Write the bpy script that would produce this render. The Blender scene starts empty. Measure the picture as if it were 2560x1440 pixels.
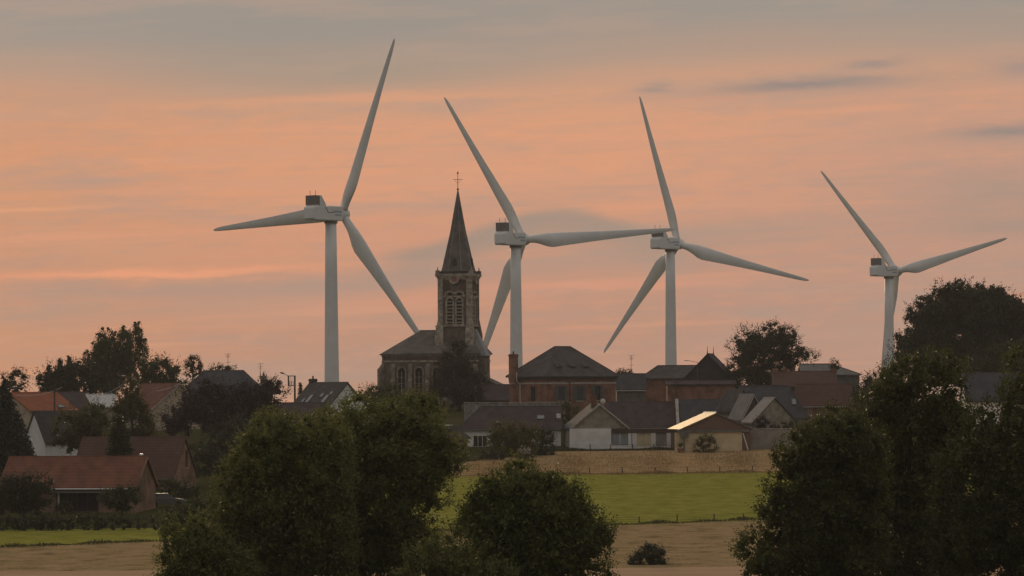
import bpy, bmesh, math, random
import numpy as np
from mathutils import Vector, Matrix

R = math.radians
scene = bpy.context.scene
COL = scene.collection
random.seed(7)

# ------------------------------------------------------------------ camera
F = 9800.0          # focal length in pixels of a 2560 px wide frame
HY = 985.0          # row of the level horizon
ROLL = R(0.36)
cam_d = bpy.data.cameras.new("camera")
cam = bpy.data.objects.new("camera", cam_d)
COL.objects.link(cam)
cam_d.sensor_width = 36.0
cam_d.sensor_fit = 'HORIZONTAL'
cam_d.lens = F / 2560 * 36.0
cam_d.shift_y = (HY - 720.0) / 2560.0
cam_d.clip_start = 1.0
cam_d.clip_end = 9000.0
cam.matrix_world = Matrix.Rotation(R(90), 4, 'X') @ Matrix.Rotation(-ROLL, 4, 'Z')
scene.camera = cam

# ------------------------------------------------------------------ exposure
vs = scene.view_settings
vs.view_transform = 'Standard'
vs.look = 'None'
vs.exposure = 0.0
vs.gamma = 1.0
vs.use_curve_mapping = False
scene.cycles.max_bounces = 6
scene.cycles.diffuse_bounces = 3
scene.cycles.transmission_bounces = 4
scene.cycles.volume_bounces = 0
scene.cycles.use_denoising = True


def lin(r, g, b):
    f = lambda c: (c / 255) / 12.92 if c / 255 <= 0.04045 else ((c / 255 + 0.055) / 1.055) ** 2.4
    return (f(r), f(g), f(b), 1.0)


# ------------------------------------------------------------------ sky
SUN_AZ = R(-7)      # left of the view direction
SUN_EL = R(9.5)
world = bpy.data.worlds.new("World")
scene.world = world
world.use_nodes = True
NT = world.node_tree
NT.nodes.clear()


def wn(t, **kw):
    n = NT.nodes.new(t)
    for k, v in kw.items():
        setattr(n, k, v)
    return n


def plug(sock, v):
    if isinstance(v, (int, float)):
        sock.default_value = v
    elif isinstance(v, tuple):
        sock.default_value = v
    else:
        NT.links.new(v, sock)


def M(op, a, b=0.0, c=0.0):
    n = wn('ShaderNodeMath', operation=op)
    plug(n.inputs[0], a); plug(n.inputs[1], b)
    if op in ('MULTIPLY_ADD', 'COMPARE'):
        plug(n.inputs[2], c)
    return n.outputs[0]


def mixc(fac, a, b):
    n = wn('ShaderNodeMix', data_type='RGBA', blend_type='MIX', clamp_factor=True)
    plug(n.inputs[0], fac); plug(n.inputs[6], a); plug(n.inputs[7], b)
    return n.outputs[2]


def noise(vec, scale, detail=3.0, rough=0.55):
    n = wn('ShaderNodeTexNoise')
    n.inputs['Scale'].default_value = scale
    n.inputs['Detail'].default_value = detail
    n.inputs['Roughness'].default_value = rough
    NT.links.new(vec, n.inputs['Vector'])
    return n.outputs['Fac']


def comb(x, y, z=0.0):
    n = wn('ShaderNodeCombineXYZ')
    plug(n.inputs[0], x); plug(n.inputs[1], y); plug(n.inputs[2], z)
    return n.outputs[0]


def smooth(x, a, b, lo=0.0, hi=1.0):
    n = wn('ShaderNodeMapRange', interpolation_type='SMOOTHSTEP', clamp=True)
    plug(n.inputs['Value'], x)
    n.inputs['From Min'].default_value = a
    n.inputs['From Max'].default_value = b
    n.inputs['To Min'].default_value = lo
    n.inputs['To Max'].default_value = hi
    return n.outputs[0]


tcn = wn('ShaderNodeTexCoord')
sp = wn('ShaderNodeSeparateXYZ')
NT.links.new(tcn.outputs['Generated'], sp.inputs[0])
dx, dy, dz = sp.outputs
az = M('ARCTAN2', dx, dy)
el = M('ARCSINE', dz)
# sky longitude / latitude, in units of 1/9800 rad, tilted by the slight slope of the cloud bands
U = M('MULTIPLY_ADD', az, 9800.0, 1280.0)
V0 = M('MULTIPLY_ADD', el, -9800.0, 985.0)
V = M('ADD', V0, M('MULTIPLY', M('SUBTRACT', U, 1280.0), 0.030))
n1 = noise(comb(M('MULTIPLY', U, 1 / 900), M('MULTIPLY', V, 1 / 160)), 1.0, 4.0)
n2 = noise(comb(M('MULTIPLY', U, 1 / 500), M('MULTIPLY', V, 1 / 60), 7.3), 1.0, 4.0)
n3 = noise(comb(M('MULTIPLY', U, 1 / 1200), M('MULTIPLY', V, 1 / 32), 3.1), 1.0, 5.0, 0.6)
n4 = noise(comb(M('MULTIPLY', U, 1 / 260), M('MULTIPLY', V, 1 / 45), 12.1), 1.0, 5.0, 0.6)
n5 = noise(comb(M('MULTIPLY', U, 1 / 95), M('MULTIPLY', V, 1 / 22), 20.7), 1.0, 6.0, 0.65)
Vd = M('ADD', V, M('MULTIPLY', M('SUBTRACT', n1, 0.5), 110.0))
Vc = M('ADD', M('ADD', V, M('MULTIPLY', M('SUBTRACT', n2, 0.5), 46.0)), M('MULTIPLY', M('SUBTRACT', n5, 0.5), 34.0))
Uc = M('ADD', U, M('MULTIPLY', M('SUBTRACT', n1, 0.5), 220.0))

ramp = wn('ShaderNodeValToRGB')
cr = ramp.color_ramp
cr.interpolation = 'EASE'
stops = [(-1000, (156, 150, 146)), (-150, (158, 151, 145)), (40, (170, 156, 144)), (125, (192, 160, 138)),
         (215, (214, 162, 130)), (330, (231, 164, 125)), (470, (233, 164, 126)), (590, (225, 159, 126)),
         (720, (211, 154, 126)), (850, (201, 151, 126)), (985, (196, 151, 127))]
while len(cr.elements) < len(stops):
    cr.elements.new(0.5)
for e, (v, c) in zip(cr.elements, stops):
    e.position = (v + 1000) / 2000
for e, (v, c) in zip(cr.elements, stops):
    e.color = lin(*c)
NT.links.new(M('MULTIPLY_ADD', Vd, 1 / 2000, 0.5), ramp.inputs[0])
sky = ramp.outputs[0]
# left side more orange, right side greyer
sky = mixc(M('MULTIPLY', smooth(U, 1250, -100), smooth(V, 60, 330, 0.0, 0.6)), sky, lin(222, 156, 114))
sky = mixc(M('MULTIPLY', smooth(U, 1350, 2500), smooth(V, 100, 420, 0.0, 0.75)), sky, lin(198, 156, 136))
GREY = lin(158, 150, 141)
ORNG = lin(238, 167, 128)


def puff(col, c, u0, v0, w, h, amt, d=True):
    v0 = v0 + (u0 - 1280) * 0.024
    a = M('DIVIDE', M('SUBTRACT', Uc if d else U, u0), w)
    b = M('DIVIDE', M('SUBTRACT', Vc if d else V, v0), h)
    q = M('MULTIPLY', M('ADD', M('MULTIPLY', a, a), M('MULTIPLY', b, b)), -1.0)
    g = M('POWER', 2.71828, q)
    return mixc(M('MULTIPLY', g, amt), col, c)


sky = puff(sky, GREY, 800, 60, 620, 150, 0.8)
sky = puff(sky, lin(171, 153, 135), 880, 178, 420, 52, 0.75)
sky = puff(sky, GREY, 1500, 30, 1000, 90, 0.7)
sky = puff(sky, GREY, 2650, 70, 600, 100, 0.6)
sky = puff(sky, lin(179, 153, 137), 1750, 120, 420, 40, 0.5)
# broad veils and fine streaks
sky = mixc(smooth(n1, 0.48, 0.72, 0.0, 0.42), sky, lin(182, 156, 140))
sky = mixc(M('MULTIPLY', smooth(n3, 0.52, 0.70, 0.0, 0.40), smooth(V, 180, 420)), sky, lin(183, 155, 139))
sky = mixc(M('MULTIPLY', smooth(n3, 0.47, 0.32, 0.0, 0.45), smooth(V, 150, 380)), sky, ORNG)
sky = mixc(M('MULTIPLY', smooth(n2, 0.50, 0.70, 0.0, 0.42), smooth(V, 100, 300)), sky, lin(181, 157, 143))
sky = mixc(M('MULTIPLY', smooth(n4, 0.50, 0.72, 0.0, 0.22), smooth(V, 120, 300)), sky, lin(191, 157, 139))
sky = mixc(M('MULTIPLY', smooth(n5, 0.48, 0.72, 0.0, 0.26), smooth(V, 60, 260)), sky, lin(186, 156, 140))
sky = mixc(M('MULTIPLY', smooth(n5, 0.50, 0.30, 0.0, 0.24), smooth(V, 140, 300)), sky, ORNG)
sky = mixc(smooth(n2, 0.5, 0.3, 0.0, 0.22), sky, lin(208, 166, 142))
# the long hump of cloud behind the spire: crisp upper edge, fading out downwards
uh = M('DIVIDE', M('SUBTRACT', U, 1385), 250)
hump = M('POWER', 2.71828, M('MULTIPLY', M('MULTIPLY', uh, uh), -1.0))
edge = M('ADD', M('MULTIPLY_ADD', hump, -96.0, 622.0), M('MULTIPLY', M('SUBTRACT', n4, 0.5), 26.0))
below = M('SUBTRACT', V, edge)
hm_ = M('MULTIPLY', M('MULTIPLY', smooth(below, -14, 22), smooth(below, 118, 24)), M('MULTIPLY', smooth(U, 880, 1060), smooth(U, 1900, 1560)))
sky = mixc(M('MULTIPLY', hm_, 0.8), sky, lin(162, 147, 134))
sky = puff(sky, lin(187, 155, 137), 1350, 660, 420, 22, 0.6)
sky = puff(sky, lin(183, 155, 137), 1780, 590, 300, 36, 0.55)
# lens clouds on the right
sky = puff(sky, lin(157, 141, 133), 2040, 224, 230, 20, 1.0)
sky = puff(sky, lin(163, 145, 135), 1660, 224, 56, 12, 0.85)
sky = puff(sky, lin(165, 145, 135), 2205, 172, 66, 12, 0.85)
sky = puff(sky, lin(157, 141, 133), 2530, 350, 170, 20, 0.95)
sky = puff(sky, lin(165, 145, 137), 2530, 190, 90, 26, 0.75)
sky = puff(sky, lin(171, 149, 137), 2500, 490, 260, 50, 0.65)
sky = puff(sky, lin(167, 147, 135), 2520, 575, 260, 34, 0.6)
sky = puff(sky, lin(183, 153, 137), 450, 716, 460, 24, 0.75)
sky = puff(sky, lin(183, 153, 137), 900, 700, 300, 18, 0.6)
sky = puff(sky, lin(191, 155, 133), 250, 770, 500, 16, 0.5)
# bright seams under the cloud edges
sky = puff(sky, lin(250, 168, 126), 380, 673, 430, 10, 1.0)
sky = puff(sky, lin(243, 171, 127), 60, 516, 240, 7, 0.7)
sky = puff(sky, lin(241, 167, 127), 150, 577, 300, 7, 0.6)
sky = puff(sky, lin(233, 163, 131), 1500, 717, 420, 12, 0.7)
sky = puff(sky, lin(229, 161, 129), 1050, 745, 300, 12, 0.6)
sky = puff(sky, lin(237, 167, 127), 900, 246, 520, 14, 0.55)
sky = puff(sky, lin(233, 165, 129), 1620, 350, 320, 14, 0.4)

nish = wn('ShaderNodeTexSky', sky_type='NISHITA')
nish.sun_disc = False
nish.sun_elevation = SUN_EL
nish.sun_rotation = SUN_AZ
nish.air_density = 1.3
nish.dust_density = 2.5
nm = wn('ShaderNodeMix', data_type='RGBA', blend_type='MULTIPLY')
nm.inputs[0].default_value = 1.0
NT.links.new(nish.outputs[0], nm.inputs[6])
NISHITA_STRENGTH = 0.06
nm.inputs[7].default_value = (NISHITA_STRENGTH,) * 3 + (1,)
# thin grey cloud sheet, brighter overhead than towards the dusk side behind
comb_col = mixc(smooth(dz, 0.1, 0.8), (0.265, 0.245, 0.232, 1.0), (0.52, 0.475, 0.43, 1.0))
# thin grey cloud sheet over the whole sky, the lit bands only low down around the sunset
upper = mixc(0.7, nm.outputs[2], comb_col)
low = M('MULTIPLY', smooth(V0, -2600, -350), smooth(M('ABSOLUTE', M('SUBTRACT', az, -0.2)), 1.5, 0.5))
final = mixc(low, upper, sky)
bg = wn('ShaderNodeBackground')
bg.inputs[1].default_value = 1.0
NT.links.new(final, bg.inputs[0])
out = wn('ShaderNodeOutputWorld')
NT.links.new(bg.outputs[0], out.inputs[0])

# ------------------------------------------------------------------ sun, low behind thin cloud, back left
sl = bpy.data.lights.new("sun", 'SUN')
sl.energy = 1.5
sl.angle = R(6)
sl.color = (1.0, 0.74, 0.46)
sun = bpy.data.objects.new("sun", sl)
COL.objects.link(sun)
sdir = Vector((math.sin(SUN_AZ) * math.cos(SUN_EL), math.cos(SUN_AZ) * math.cos(SUN_EL), math.sin(SUN_EL)))
sun.rotation_euler = sdir.to_track_quat('Z', 'Y').to_euler()
sun.location = sdir * 400


# ------------------------------------------------------------------ materials
def mat(name, col, rough=0.8, var=0.25, scale=3.0, stretch=(1, 1, 1), bump=0.0, metal=0.0, spec=0.3,
        col2=None, detail=5.0, thr=(0.35, 0.7)):
    m = bpy.data.materials.new(name)
    m.use_nodes = True
    nt = m.node_tree
    p = nt.nodes['Principled BSDF']
    p.inputs['Roughness'].default_value = rough
    p.inputs['Metallic'].default_value = metal
    p.inputs['Specular IOR Level'].default_value = spec
    tc = nt.nodes.new('ShaderNodeTexCoord')
    mp = nt.nodes.new('ShaderNodeMapping')
    mp.inputs['Scale'].default_value = stretch
    nt.links.new(tc.outputs['Object'], mp.inputs[0])
    no = nt.nodes.new('ShaderNodeTexNoise')
    no.inputs['Scale'].default_value = scale
    no.inputs['Detail'].default_value = detail
    nt.links.new(mp.outputs[0], no.inputs['Vector'])
    rp = nt.nodes.new('ShaderNodeValToRGB')
    if col2 is None:
        a = tuple(c * (1 - var) for c in col); b = tuple(min(1, c * (1 + var)) for c in col)
    else:
        a, b = col, col2
    rp.color_ramp.elements[0].color = (*a, 1); rp.color_ramp.elements[0].position = thr[0]
    rp.color_ramp.elements[1].color = (*b, 1); rp.color_ramp.elements[1].position = thr[1]
    nt.links.new(no.outputs['Fac'], rp.inputs[0])
    nt.links.new(rp.outputs[0], p.inputs['Base Color'])
    if bump:
        bp = nt.nodes.new('ShaderNodeBump')
        bp.inputs['Strength'].default_value = bump
        bp.inputs['Distance'].default_value = 0.05
        nt.links.new(no.outputs['Fac'], bp.inputs['Height'])
        nt.links.new(bp.outputs[0], p.inputs['Normal'])
    return m


def course_mat(name, col, col2, period, rough=0.8, noise_col=None, spec=0.3, nscale=0.8, thick=0.12):
    """horizontal courses (slates, tiles) plus patchy weathering"""
    m = mat(name, col, rough, 0, nscale, col2=col2, spec=spec, thr=(0.3, 0.75))
    nt = m.node_tree
    p = nt.nodes['Principled BSDF']
    src = p.inputs['Base Color'].links[0].from_socket
    tc = nt.nodes['Texture Coordinate']
    wv = nt.nodes.new('ShaderNodeTexWave')
    wv.wave_type = 'BANDS'; wv.bands_direction = 'Z'; wv.wave_profile = 'SAW'
    wv.inputs['Scale'].default_value = 1.0 / period / 3.2
    wv.inputs['Distortion'].default_value = 0.4
    nt.links.new(tc.outputs['Object'], wv.inputs['Vector'])
    vo = nt.nodes.new('ShaderNodeTexVoronoi')
    mp = nt.nodes.new('ShaderNodeMapping')
    mp.inputs['Scale'].default_value = (3.2, 3.2, 3.6)
    nt.links.new(tc.outputs['Object'], mp.inputs[0])
    nt.links.new(mp.outputs[0], vo.inputs['Vector'])
    hs = nt.nodes.new('ShaderNodeSeparateXYZ')
    nt.links.new(vo.outputs['Color'], hs.inputs[0])
    a = nt.nodes.new('ShaderNodeMath'); a.operation = 'MULTIPLY_ADD'
    nt.links.new(wv.outputs['Fac'], a.inputs[0]); a.inputs[1].default_value = 0.25; a.inputs[2].default_value = 0.70
    b = nt.nodes.new('ShaderNodeMath'); b.operation = 'MULTIPLY_ADD'
    nt.links.new(hs.outputs[0], b.inputs[0]); b.inputs[1].default_value = 0.45; b.inputs[2].default_value = 0.9
    c = nt.nodes.new('ShaderNodeMath'); c.operation = 'MULTIPLY'
    nt.links.new(a.outputs[0], c.inputs[0]); nt.links.new(b.outputs[0], c.inputs[1])
    mx = nt.nodes.new('ShaderNodeMix'); mx.data_type = 'RGBA'; mx.blend_type = 'MULTIPLY'
    mx.inputs[0].default_value = 1.0
    nt.links.new(src, mx.inputs[6]); nt.links.new(c.outputs[0], mx.inputs[7])
    nt.links.new(mx.outputs[2], p.inputs['Base Color'])
    return m


def brick_mat(name, col, col2, mortar, scale=1.0):
    m = bpy.data.materials.new(name)
    m.use_nodes = True
    nt = m.node_tree
    p = nt.nodes['Principled BSDF']
    p.inputs['Roughness'].default_value = 0.9
    p.inputs['Specular IOR Level'].default_value = 0.15
    tc = nt.nodes.new('ShaderNodeTexCoord')
    sx = nt.nodes.new('ShaderNodeSeparateXYZ'); nt.links.new(tc.outputs['Object'], sx.inputs[0])
    ad = nt.nodes.new('ShaderNodeMath'); ad.operation = 'ADD'
    nt.links.new(sx.outputs[0], ad.inputs[0]); nt.links.new(sx.outputs[1], ad.inputs[1])
    cb = nt.nodes.new('ShaderNodeCombineXYZ')
    nt.links.new(ad.outputs[0], cb.inputs[0]); nt.links.new(sx.outputs[2], cb.inputs[1])
    br = nt.nodes.new('ShaderNodeTexBrick')
    br.inputs['Color1'].default_value = (*col, 1); br.inputs['Color2'].default_value = (*col2, 1)
    br.inputs['Mortar'].default_value = (*mortar, 1)
    br.inputs['Scale'].default_value = scale
    br.inputs['Brick Width'].default_value = 0.45; br.inputs['Row Height'].default_value = 0.16
    br.inputs['Mortar Size'].default_value = 0.018
    nt.links.new(cb.outputs[0], br.inputs['Vector'])
    no = nt.nodes.new('ShaderNodeTexNoise'); no.inputs['Scale'].default_value = 0.7; no.inputs['Detail'].default_value = 6
    nt.links.new(tc.outputs['Object'], no.inputs['Vector'])
    rp = nt.nodes.new('ShaderNodeValToRGB')
    rp.color_ramp.elements[0].position = 0.3; rp.color_ramp.elements[0].color = (0.5, 0.5, 0.5, 1)
    rp.color_ramp.elements[1].position = 0.7; rp.color_ramp.elements[1].color = (1.25, 1.25, 1.25, 1)
    nt.links.new(no.outputs['Fac'], rp.inputs[0])
    mx = nt.nodes.new('ShaderNodeMix'); mx.data_type = 'RGBA'; mx.blend_type = 'MULTIPLY'; mx.inputs[0].default_value = 1
    nt.links.new(br.outputs['Color'], mx.inputs[6]); nt.links.new(rp.outputs[0], mx.inputs[7])
    nt.links.new(mx.outputs[2], p.inputs['Base Color'])
    return m


def leaf_mat(name, c1, c2, trans=0.3, rough=0.5, spec=0.4):
    m = bpy.data.materials.new(name)
    m.use_nodes = True
    nt = m.node_tree
    p = nt.nodes['Principled BSDF']
    p.inputs['Roughness'].default_value = rough
    p.inputs['Specular IOR Level'].default_value = spec
    ge = nt.nodes.new('ShaderNodeNewGeometry')
    tc = nt.nodes.new('ShaderNodeTexCoord')
    no = nt.nodes.new('ShaderNodeTexNoise'); no.inputs['Scale'].default_value = 0.45; no.inputs['Detail'].default_value = 3
    nt.links.new(tc.outputs['Object'], no.inputs['Vector'])
    a = nt.nodes.new('ShaderNodeMath'); a.operation = 'MULTIPLY_ADD'
    nt.links.new(ge.outputs['Random Per Island'], a.inputs[0]); a.inputs[1].default_value = 0.55
    b = nt.nodes.new('ShaderNodeMath'); b.operation = 'MULTIPLY_ADD'
    nt.links.new(no.outputs['Fac'], b.inputs[0]); b.inputs[1].default_value = 1.1; b.inputs[2].default_value = -0.32
    nt.links.new(b.outputs[0], a.inputs[2])
    mx = nt.nodes.new('ShaderNodeMix'); mx.data_type = 'RGBA'
    nt.links.new(a.outputs[0], mx.inputs[0])
    mx.inputs[6].default_value = (*c1, 1); mx.inputs[7].default_value = (*c2, 1)
    nt.links.new(mx.outputs[2], p.inputs['Base Color'])
    tr = nt.nodes.new('ShaderNodeBsdfTranslucent')
    nt.links.new(mx.outputs[2], tr.inputs[0])
    ms = nt.nodes.new('ShaderNodeMixShader'); ms.inputs[0].default_value = trans
    nt.links.new(p.outputs[0], ms.inputs[1]); nt.links.new(tr.outputs[0], ms.inputs[2])
    nt.links.new(ms.outputs[0], nt.nodes['Material Output'].inputs[0])
    return m


def glass_mat(name, col=(0.02, 0.022, 0.025), rough=0.08):
    return mat(name, col, rough, 0.15, 1.0, spec=0.6)


MT = dict(
    white_paint=mat('white_paint', (0.80, 0.80, 0.79), 0.5, 0.05, 0.35, spec=0.4),
    radiator=mat('radiator_dark', (0.19, 0.168, 0.165), 0.6, 0.3, 8.0, (1, 6, 1)),
    logo_blue=mat('faded_blue', (0.38, 0.47, 0.55), 0.5, 0.1, 4.0),
    church_brick=brick_mat('church_brick', (0.190, 0.135, 0.105), (0.140, 0.112, 0.094), (0.25, 0.215, 0.18)),
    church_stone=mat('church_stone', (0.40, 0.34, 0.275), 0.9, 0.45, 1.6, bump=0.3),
    slate=course_mat('slate', (0.078, 0.069, 0.070), (0.140, 0.124, 0.120), 0.28, 0.85, spec=0.12),
    slate_spire=course_mat('slate_spire', (0.115, 0.100, 0.094), (0.225, 0.198, 0.176), 0.3, 0.8, spec=0.15),
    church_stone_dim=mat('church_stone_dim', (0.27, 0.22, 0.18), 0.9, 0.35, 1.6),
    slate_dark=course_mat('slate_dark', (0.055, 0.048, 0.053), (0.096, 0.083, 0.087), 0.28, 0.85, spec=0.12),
    slate_blue=course_mat('slate_blue', (0.058, 0.060, 0.070), (0.098, 0.098, 0.110), 0.28, 0.85, spec=0.12),
    slate_purple=course_mat('slate_purple', (0.062, 0.048, 0.052), (0.118, 0.088, 0.090), 0.30, 0.85, spec=0.12),
    slate_pale=course_mat('slate_pale', (0.22, 0.22, 0.225), (0.32, 0.32, 0.32), 0.3, 0.5),
    tile_red=course_mat('tile_red', (0.135, 0.054, 0.036), (0.250, 0.098, 0.058), 0.33, 0.85),
    slate_lit=course_mat('slate_lit', (0.15, 0.125, 0.11), (0.25, 0.21, 0.18), 0.3, 0.35, spec=0.5),  # paler slate for the sunlit pitches, their light put into the colour
    tile_dull=course_mat('tile_dull', (0.080, 0.040, 0.032), (0.12, 0.056, 0.043), 0.33, 0.85),
    tile_orange=course_mat('tile_orange', (0.27, 0.085, 0.042), (0.36, 0.125, 0.06), 0.33, 0.85),
    tile_brown=course_mat('tile_brown', (0.095, 0.049, 0.040), (0.130, 0.068, 0.055), 0.33, 0.85),
    brick_red=brick_mat('brick_red', (0.34, 0.145, 0.092), (0.26, 0.115, 0.076), (0.25, 0.19, 0.15)),
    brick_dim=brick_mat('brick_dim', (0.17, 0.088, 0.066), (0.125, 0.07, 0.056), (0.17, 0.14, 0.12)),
    brick_tan=brick_mat('brick_tan', (0.30, 0.165, 0.105), (0.24, 0.135, 0.09), (0.28, 0.22, 0.17)),
    render_white=mat('render_white', (0.80, 0.765, 0.735), 0.9, 0.10, 0.8, bump=0.1),
    render_bright=mat('render_bright', (0.78, 0.765, 0.75), 0.9, 0.10, 0.8),
    render_beige=mat('render_beige', (0.46, 0.37, 0.27), 0.9, 0.16, 0.9),
    render_cream=mat('render_cream', (0.62, 0.50, 0.32), 0.9, 0.12, 0.9),
    render_grey=mat('render_grey', (0.27, 0.245, 0.22), 0.9, 0.2, 0.9),
    gable_stone=mat('gable_stone', (0.30, 0.265, 0.215), 0.9, 0.25, 1.2, bump=0.2),
    stone_wall=mat('stone_wall', (0.26, 0.24, 0.22), 0.95, 0.35, 3.0, bump=0.4),
    trim_white=mat('trim_white', (0.72, 0.69, 0.66), 0.6, 0.08, 2.0),
    trim_stone=mat('trim_stone', (0.45, 0.40, 0.36), 0.8, 0.2, 2.0),
    timber_dark=mat('timber_dark', (0.09, 0.062, 0.05), 0.85, 0.3, 2.0, (1, 1, 6)),
    timber_brown=mat('timber_brown', (0.17, 0.11, 0.085), 0.85, 0.25, 2.0, (6, 6, 1)),
    shutter=mat('shutter_grey', (0.11, 0.115, 0.115), 0.7, 0.2, 2.0),
    metal_roof_lit=mat('metal_roof_lit', (0.34, 0.235, 0.11), 0.52, 0.35, 1.3, (6, .7, .7), bump=0.35, metal=0.8),  # golden evening light on one shed pitch, mixed into the metal's colour
    metal_pale=mat('metal_pale', (0.55, 0.53, 0.52), 0.5, 0.12, 1.0, (6, 1, 1)),
    metal_grey=mat('metal_grey', (0.155, 0.143, 0.132), 0.6, 0.2, 1.0),
    metal_lamp=mat('metal_lamp', (0.60, 0.60, 0.60), 0.3, 0.1, 2.0, metal=0.6),
    iron=mat('iron_dark', (0.035, 0.03, 0.028), 0.7, 0.3, 3.0),
    glass=glass_mat('window_glass'),
    glass_sky=glass_mat('skylight_glass', (0.25, 0.27, 0.28), 0.12),
    louvre=mat('louvre_pale', (0.23, 0.205, 0.175), 0.85, 0.2, 3.0),
    void=mat('recess_shade', (0.018, 0.015, 0.014), 0.95, 0.2, 3.0),  # near-black colour on flat panels, standing in for shade inside church openings
    bark=mat('bark', (0.060, 0.045, 0.034), 0.95, 0.4, 4.0, (1, 1, 0.25), bump=0.5),
    post=mat('weathered_post', (0.085, 0.065, 0.05), 0.95, 0.3, 3.0),
    car_paint=mat('car_paint', (0.10, 0.10, 0.105), 0.6, 0.05, 1.0, spec=0.25),
    tyre=mat('tyre_rubber', (0.02, 0.02, 0.02), 0.9, 0.2, 5.0),
    leaf_front=leaf_mat('leaf_willow_green', (0.034, 0.044, 0.013), (0.250, 0.255, 0.070), 0.45),
    leaf_front2=leaf_mat('leaf_deep_green', (0.026, 0.036, 0.011), (0.190, 0.200, 0.042), 0.42),
    leaf_right=leaf_mat('leaf_shade_green', (0.017, 0.023, 0.008), (0.142, 0.150, 0.030), 0.38),
    leaf_bush=leaf_mat('leaf_bush', (0.062, 0.060, 0.018), (0.190, 0.168, 0.042), 0.35),
    leaf_olive=leaf_mat('leaf_olive', (0.050, 0.048, 0.016), (0.130, 0.115, 0.032), 0.3),
    leaf_dark=leaf_mat('leaf_dark', (0.018, 0.025, 0.012), (0.060, 0.070, 0.028), 0.2),
    leaf_mid=leaf_mat('leaf_mid', (0.028, 0.040, 0.013), (0.092, 0.106, 0.029), 0.3),
    leaf_purple=leaf_mat('leaf_purple', (0.026, 0.016, 0.018), (0.050, 0.030, 0.032), 0.15),
    leaf_spruce=leaf_mat('needle_green', (0.018, 0.026, 0.020), (0.045, 0.055, 0.042), 0.1),
    leaf_brown=leaf_mat('leaf_brownish', (0.038, 0.030, 0.020), (0.070, 0.055, 0.032), 0.2),
    petal=leaf_mat('petal_white', (0.45, 0.40, 0.36), (0.6, 0.55, 0.5), 0.3),
    grass_dry=leaf_mat('grass_dry', (0.20, 0.135, 0.06), (0.42, 0.28, 0.14), 0.3),
    grass_dark=leaf_mat('grass_dark', (0.045, 0.045, 0.016), (0.10, 0.085, 0.03), 0.3),
)


def field_mat(name, cols, sx, sy, scale=1.0, thr=(0.3, 0.5, 0.7), fine=0.35, bump=0.5):
    """ground cover with broad streaks along x and fine speckle"""
    m = bpy.data.materials.new(name)
    m.use_nodes = True
    nt = m.node_tree
    p = nt.nodes['Principled BSDF']
    p.inputs['Roughness'].default_value = 1.0
    p.inputs['Specular IOR Level'].default_value = 0.0
    tc = nt.nodes.new('ShaderNodeTexCoord')
    mp = nt.nodes.new('ShaderNodeMapping'); mp.inputs['Scale'].default_value = (sx, sy, 0)
    nt.links.new(tc.outputs['Object'], mp.inputs[0])
    no = nt.nodes.new('ShaderNodeTexNoise'); no.inputs['Scale'].default_value = scale; no.inputs['Detail'].default_value = 7
    no.inputs['Roughness'].default_value = 0.62
    nt.links.new(mp.outputs[0], no.inputs['Vector'])
    rp = nt.nodes.new('ShaderNodeValToRGB')
    rp.color_ramp.elements.new(0.5)
    for e, c, t in zip(rp.color_ramp.elements, cols, thr):
        e.position = t
    for e, c in zip(rp.color_ramp.elements, cols):
        e.color = (*c, 1)
    nt.links.new(no.outputs['Fac'], rp.inputs[0])
    mp2 = nt.nodes.new('ShaderNodeMapping'); mp2.inputs['Scale'].default_value = (1.2, 0.5, 0)
    nt.links.new(tc.outputs['Object'], mp2.inputs[0])
    n2 = nt.nodes.new('ShaderNodeTexNoise'); n2.inputs['Scale'].default_value = 2.2; n2.inputs['Detail'].default_value = 4
    nt.links.new(mp2.outputs[0], n2.inputs['Vector'])
    a = nt.nodes.new('ShaderNodeMath'); a.operation = 'MULTIPLY_ADD'
    nt.links.new(n2.outputs['Fac'], a.inputs[0]); a.inputs[1].default_value = fine * 2; a.inputs[2].default_value = 1 - fine
    mx = nt.nodes.new('ShaderNodeMix'); mx.data_type = 'RGBA'; mx.blend_type = 'MULTIPLY'; mx.inputs[0].default_value = 1
    nt.links.new(rp.outputs[0], mx.inputs[6]); nt.links.new(a.outputs[0], mx.inputs[7])
    nt.links.new(mx.outputs[2], p.inputs['Base Color'])
    bp = nt.nodes.new('ShaderNodeBump'); bp.inputs['Strength'].default_value = bump; bp.inputs['Distance'].default_value = 0.2
    nt.links.new(no.outputs['Fac'], bp.inputs['Height']); nt.links.new(bp.outputs[0], p.inputs['Normal'])
    return m


# ------------------------------------------------------------------ helpers
def level(px, py):
    x, y = px - 1280.0, py - HY
    return x * math.cos(ROLL) - y * math.sin(ROLL), x * math.sin(ROLL) + y * math.cos(ROLL)


def P(px, py, D):
    x, y = level(px, py)
    return Vector((x * D / F, D, -y * D / F))


def mpp(D):
    return D / F


ZD = [(-60, -3.0), (0, -3.2), (20, -3.9), (60, -7.5), (120, -13.0), (200, -16.2), (260, -15.6), (310, -14.7), (330, -14.45),
      (400, -13.27), (500, -10.1), (550, -7.86), (600, -5.3), (650, -3.2), (700, -1.75), (740, -1.6), (790, -4.0),
      (860, -20.0), (920, -30.5), (1000, -33.0), (1300, -34.5), (2500, -42.0)]


def zt(D):
    return float(np.interp(D, [a for a, b in ZD], [b for a, b in ZD]))


_Ds = np.arange(290, 701, 0.25)
_Ys = np.array([-zt(d) * F / d for d in _Ds])      # level pixel row below the horizon (decreasing with D)


def gD(px, py):
    y = level(px, py)[1]
    return float(np.interp(-y, -_Ys, _Ds))


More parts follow.
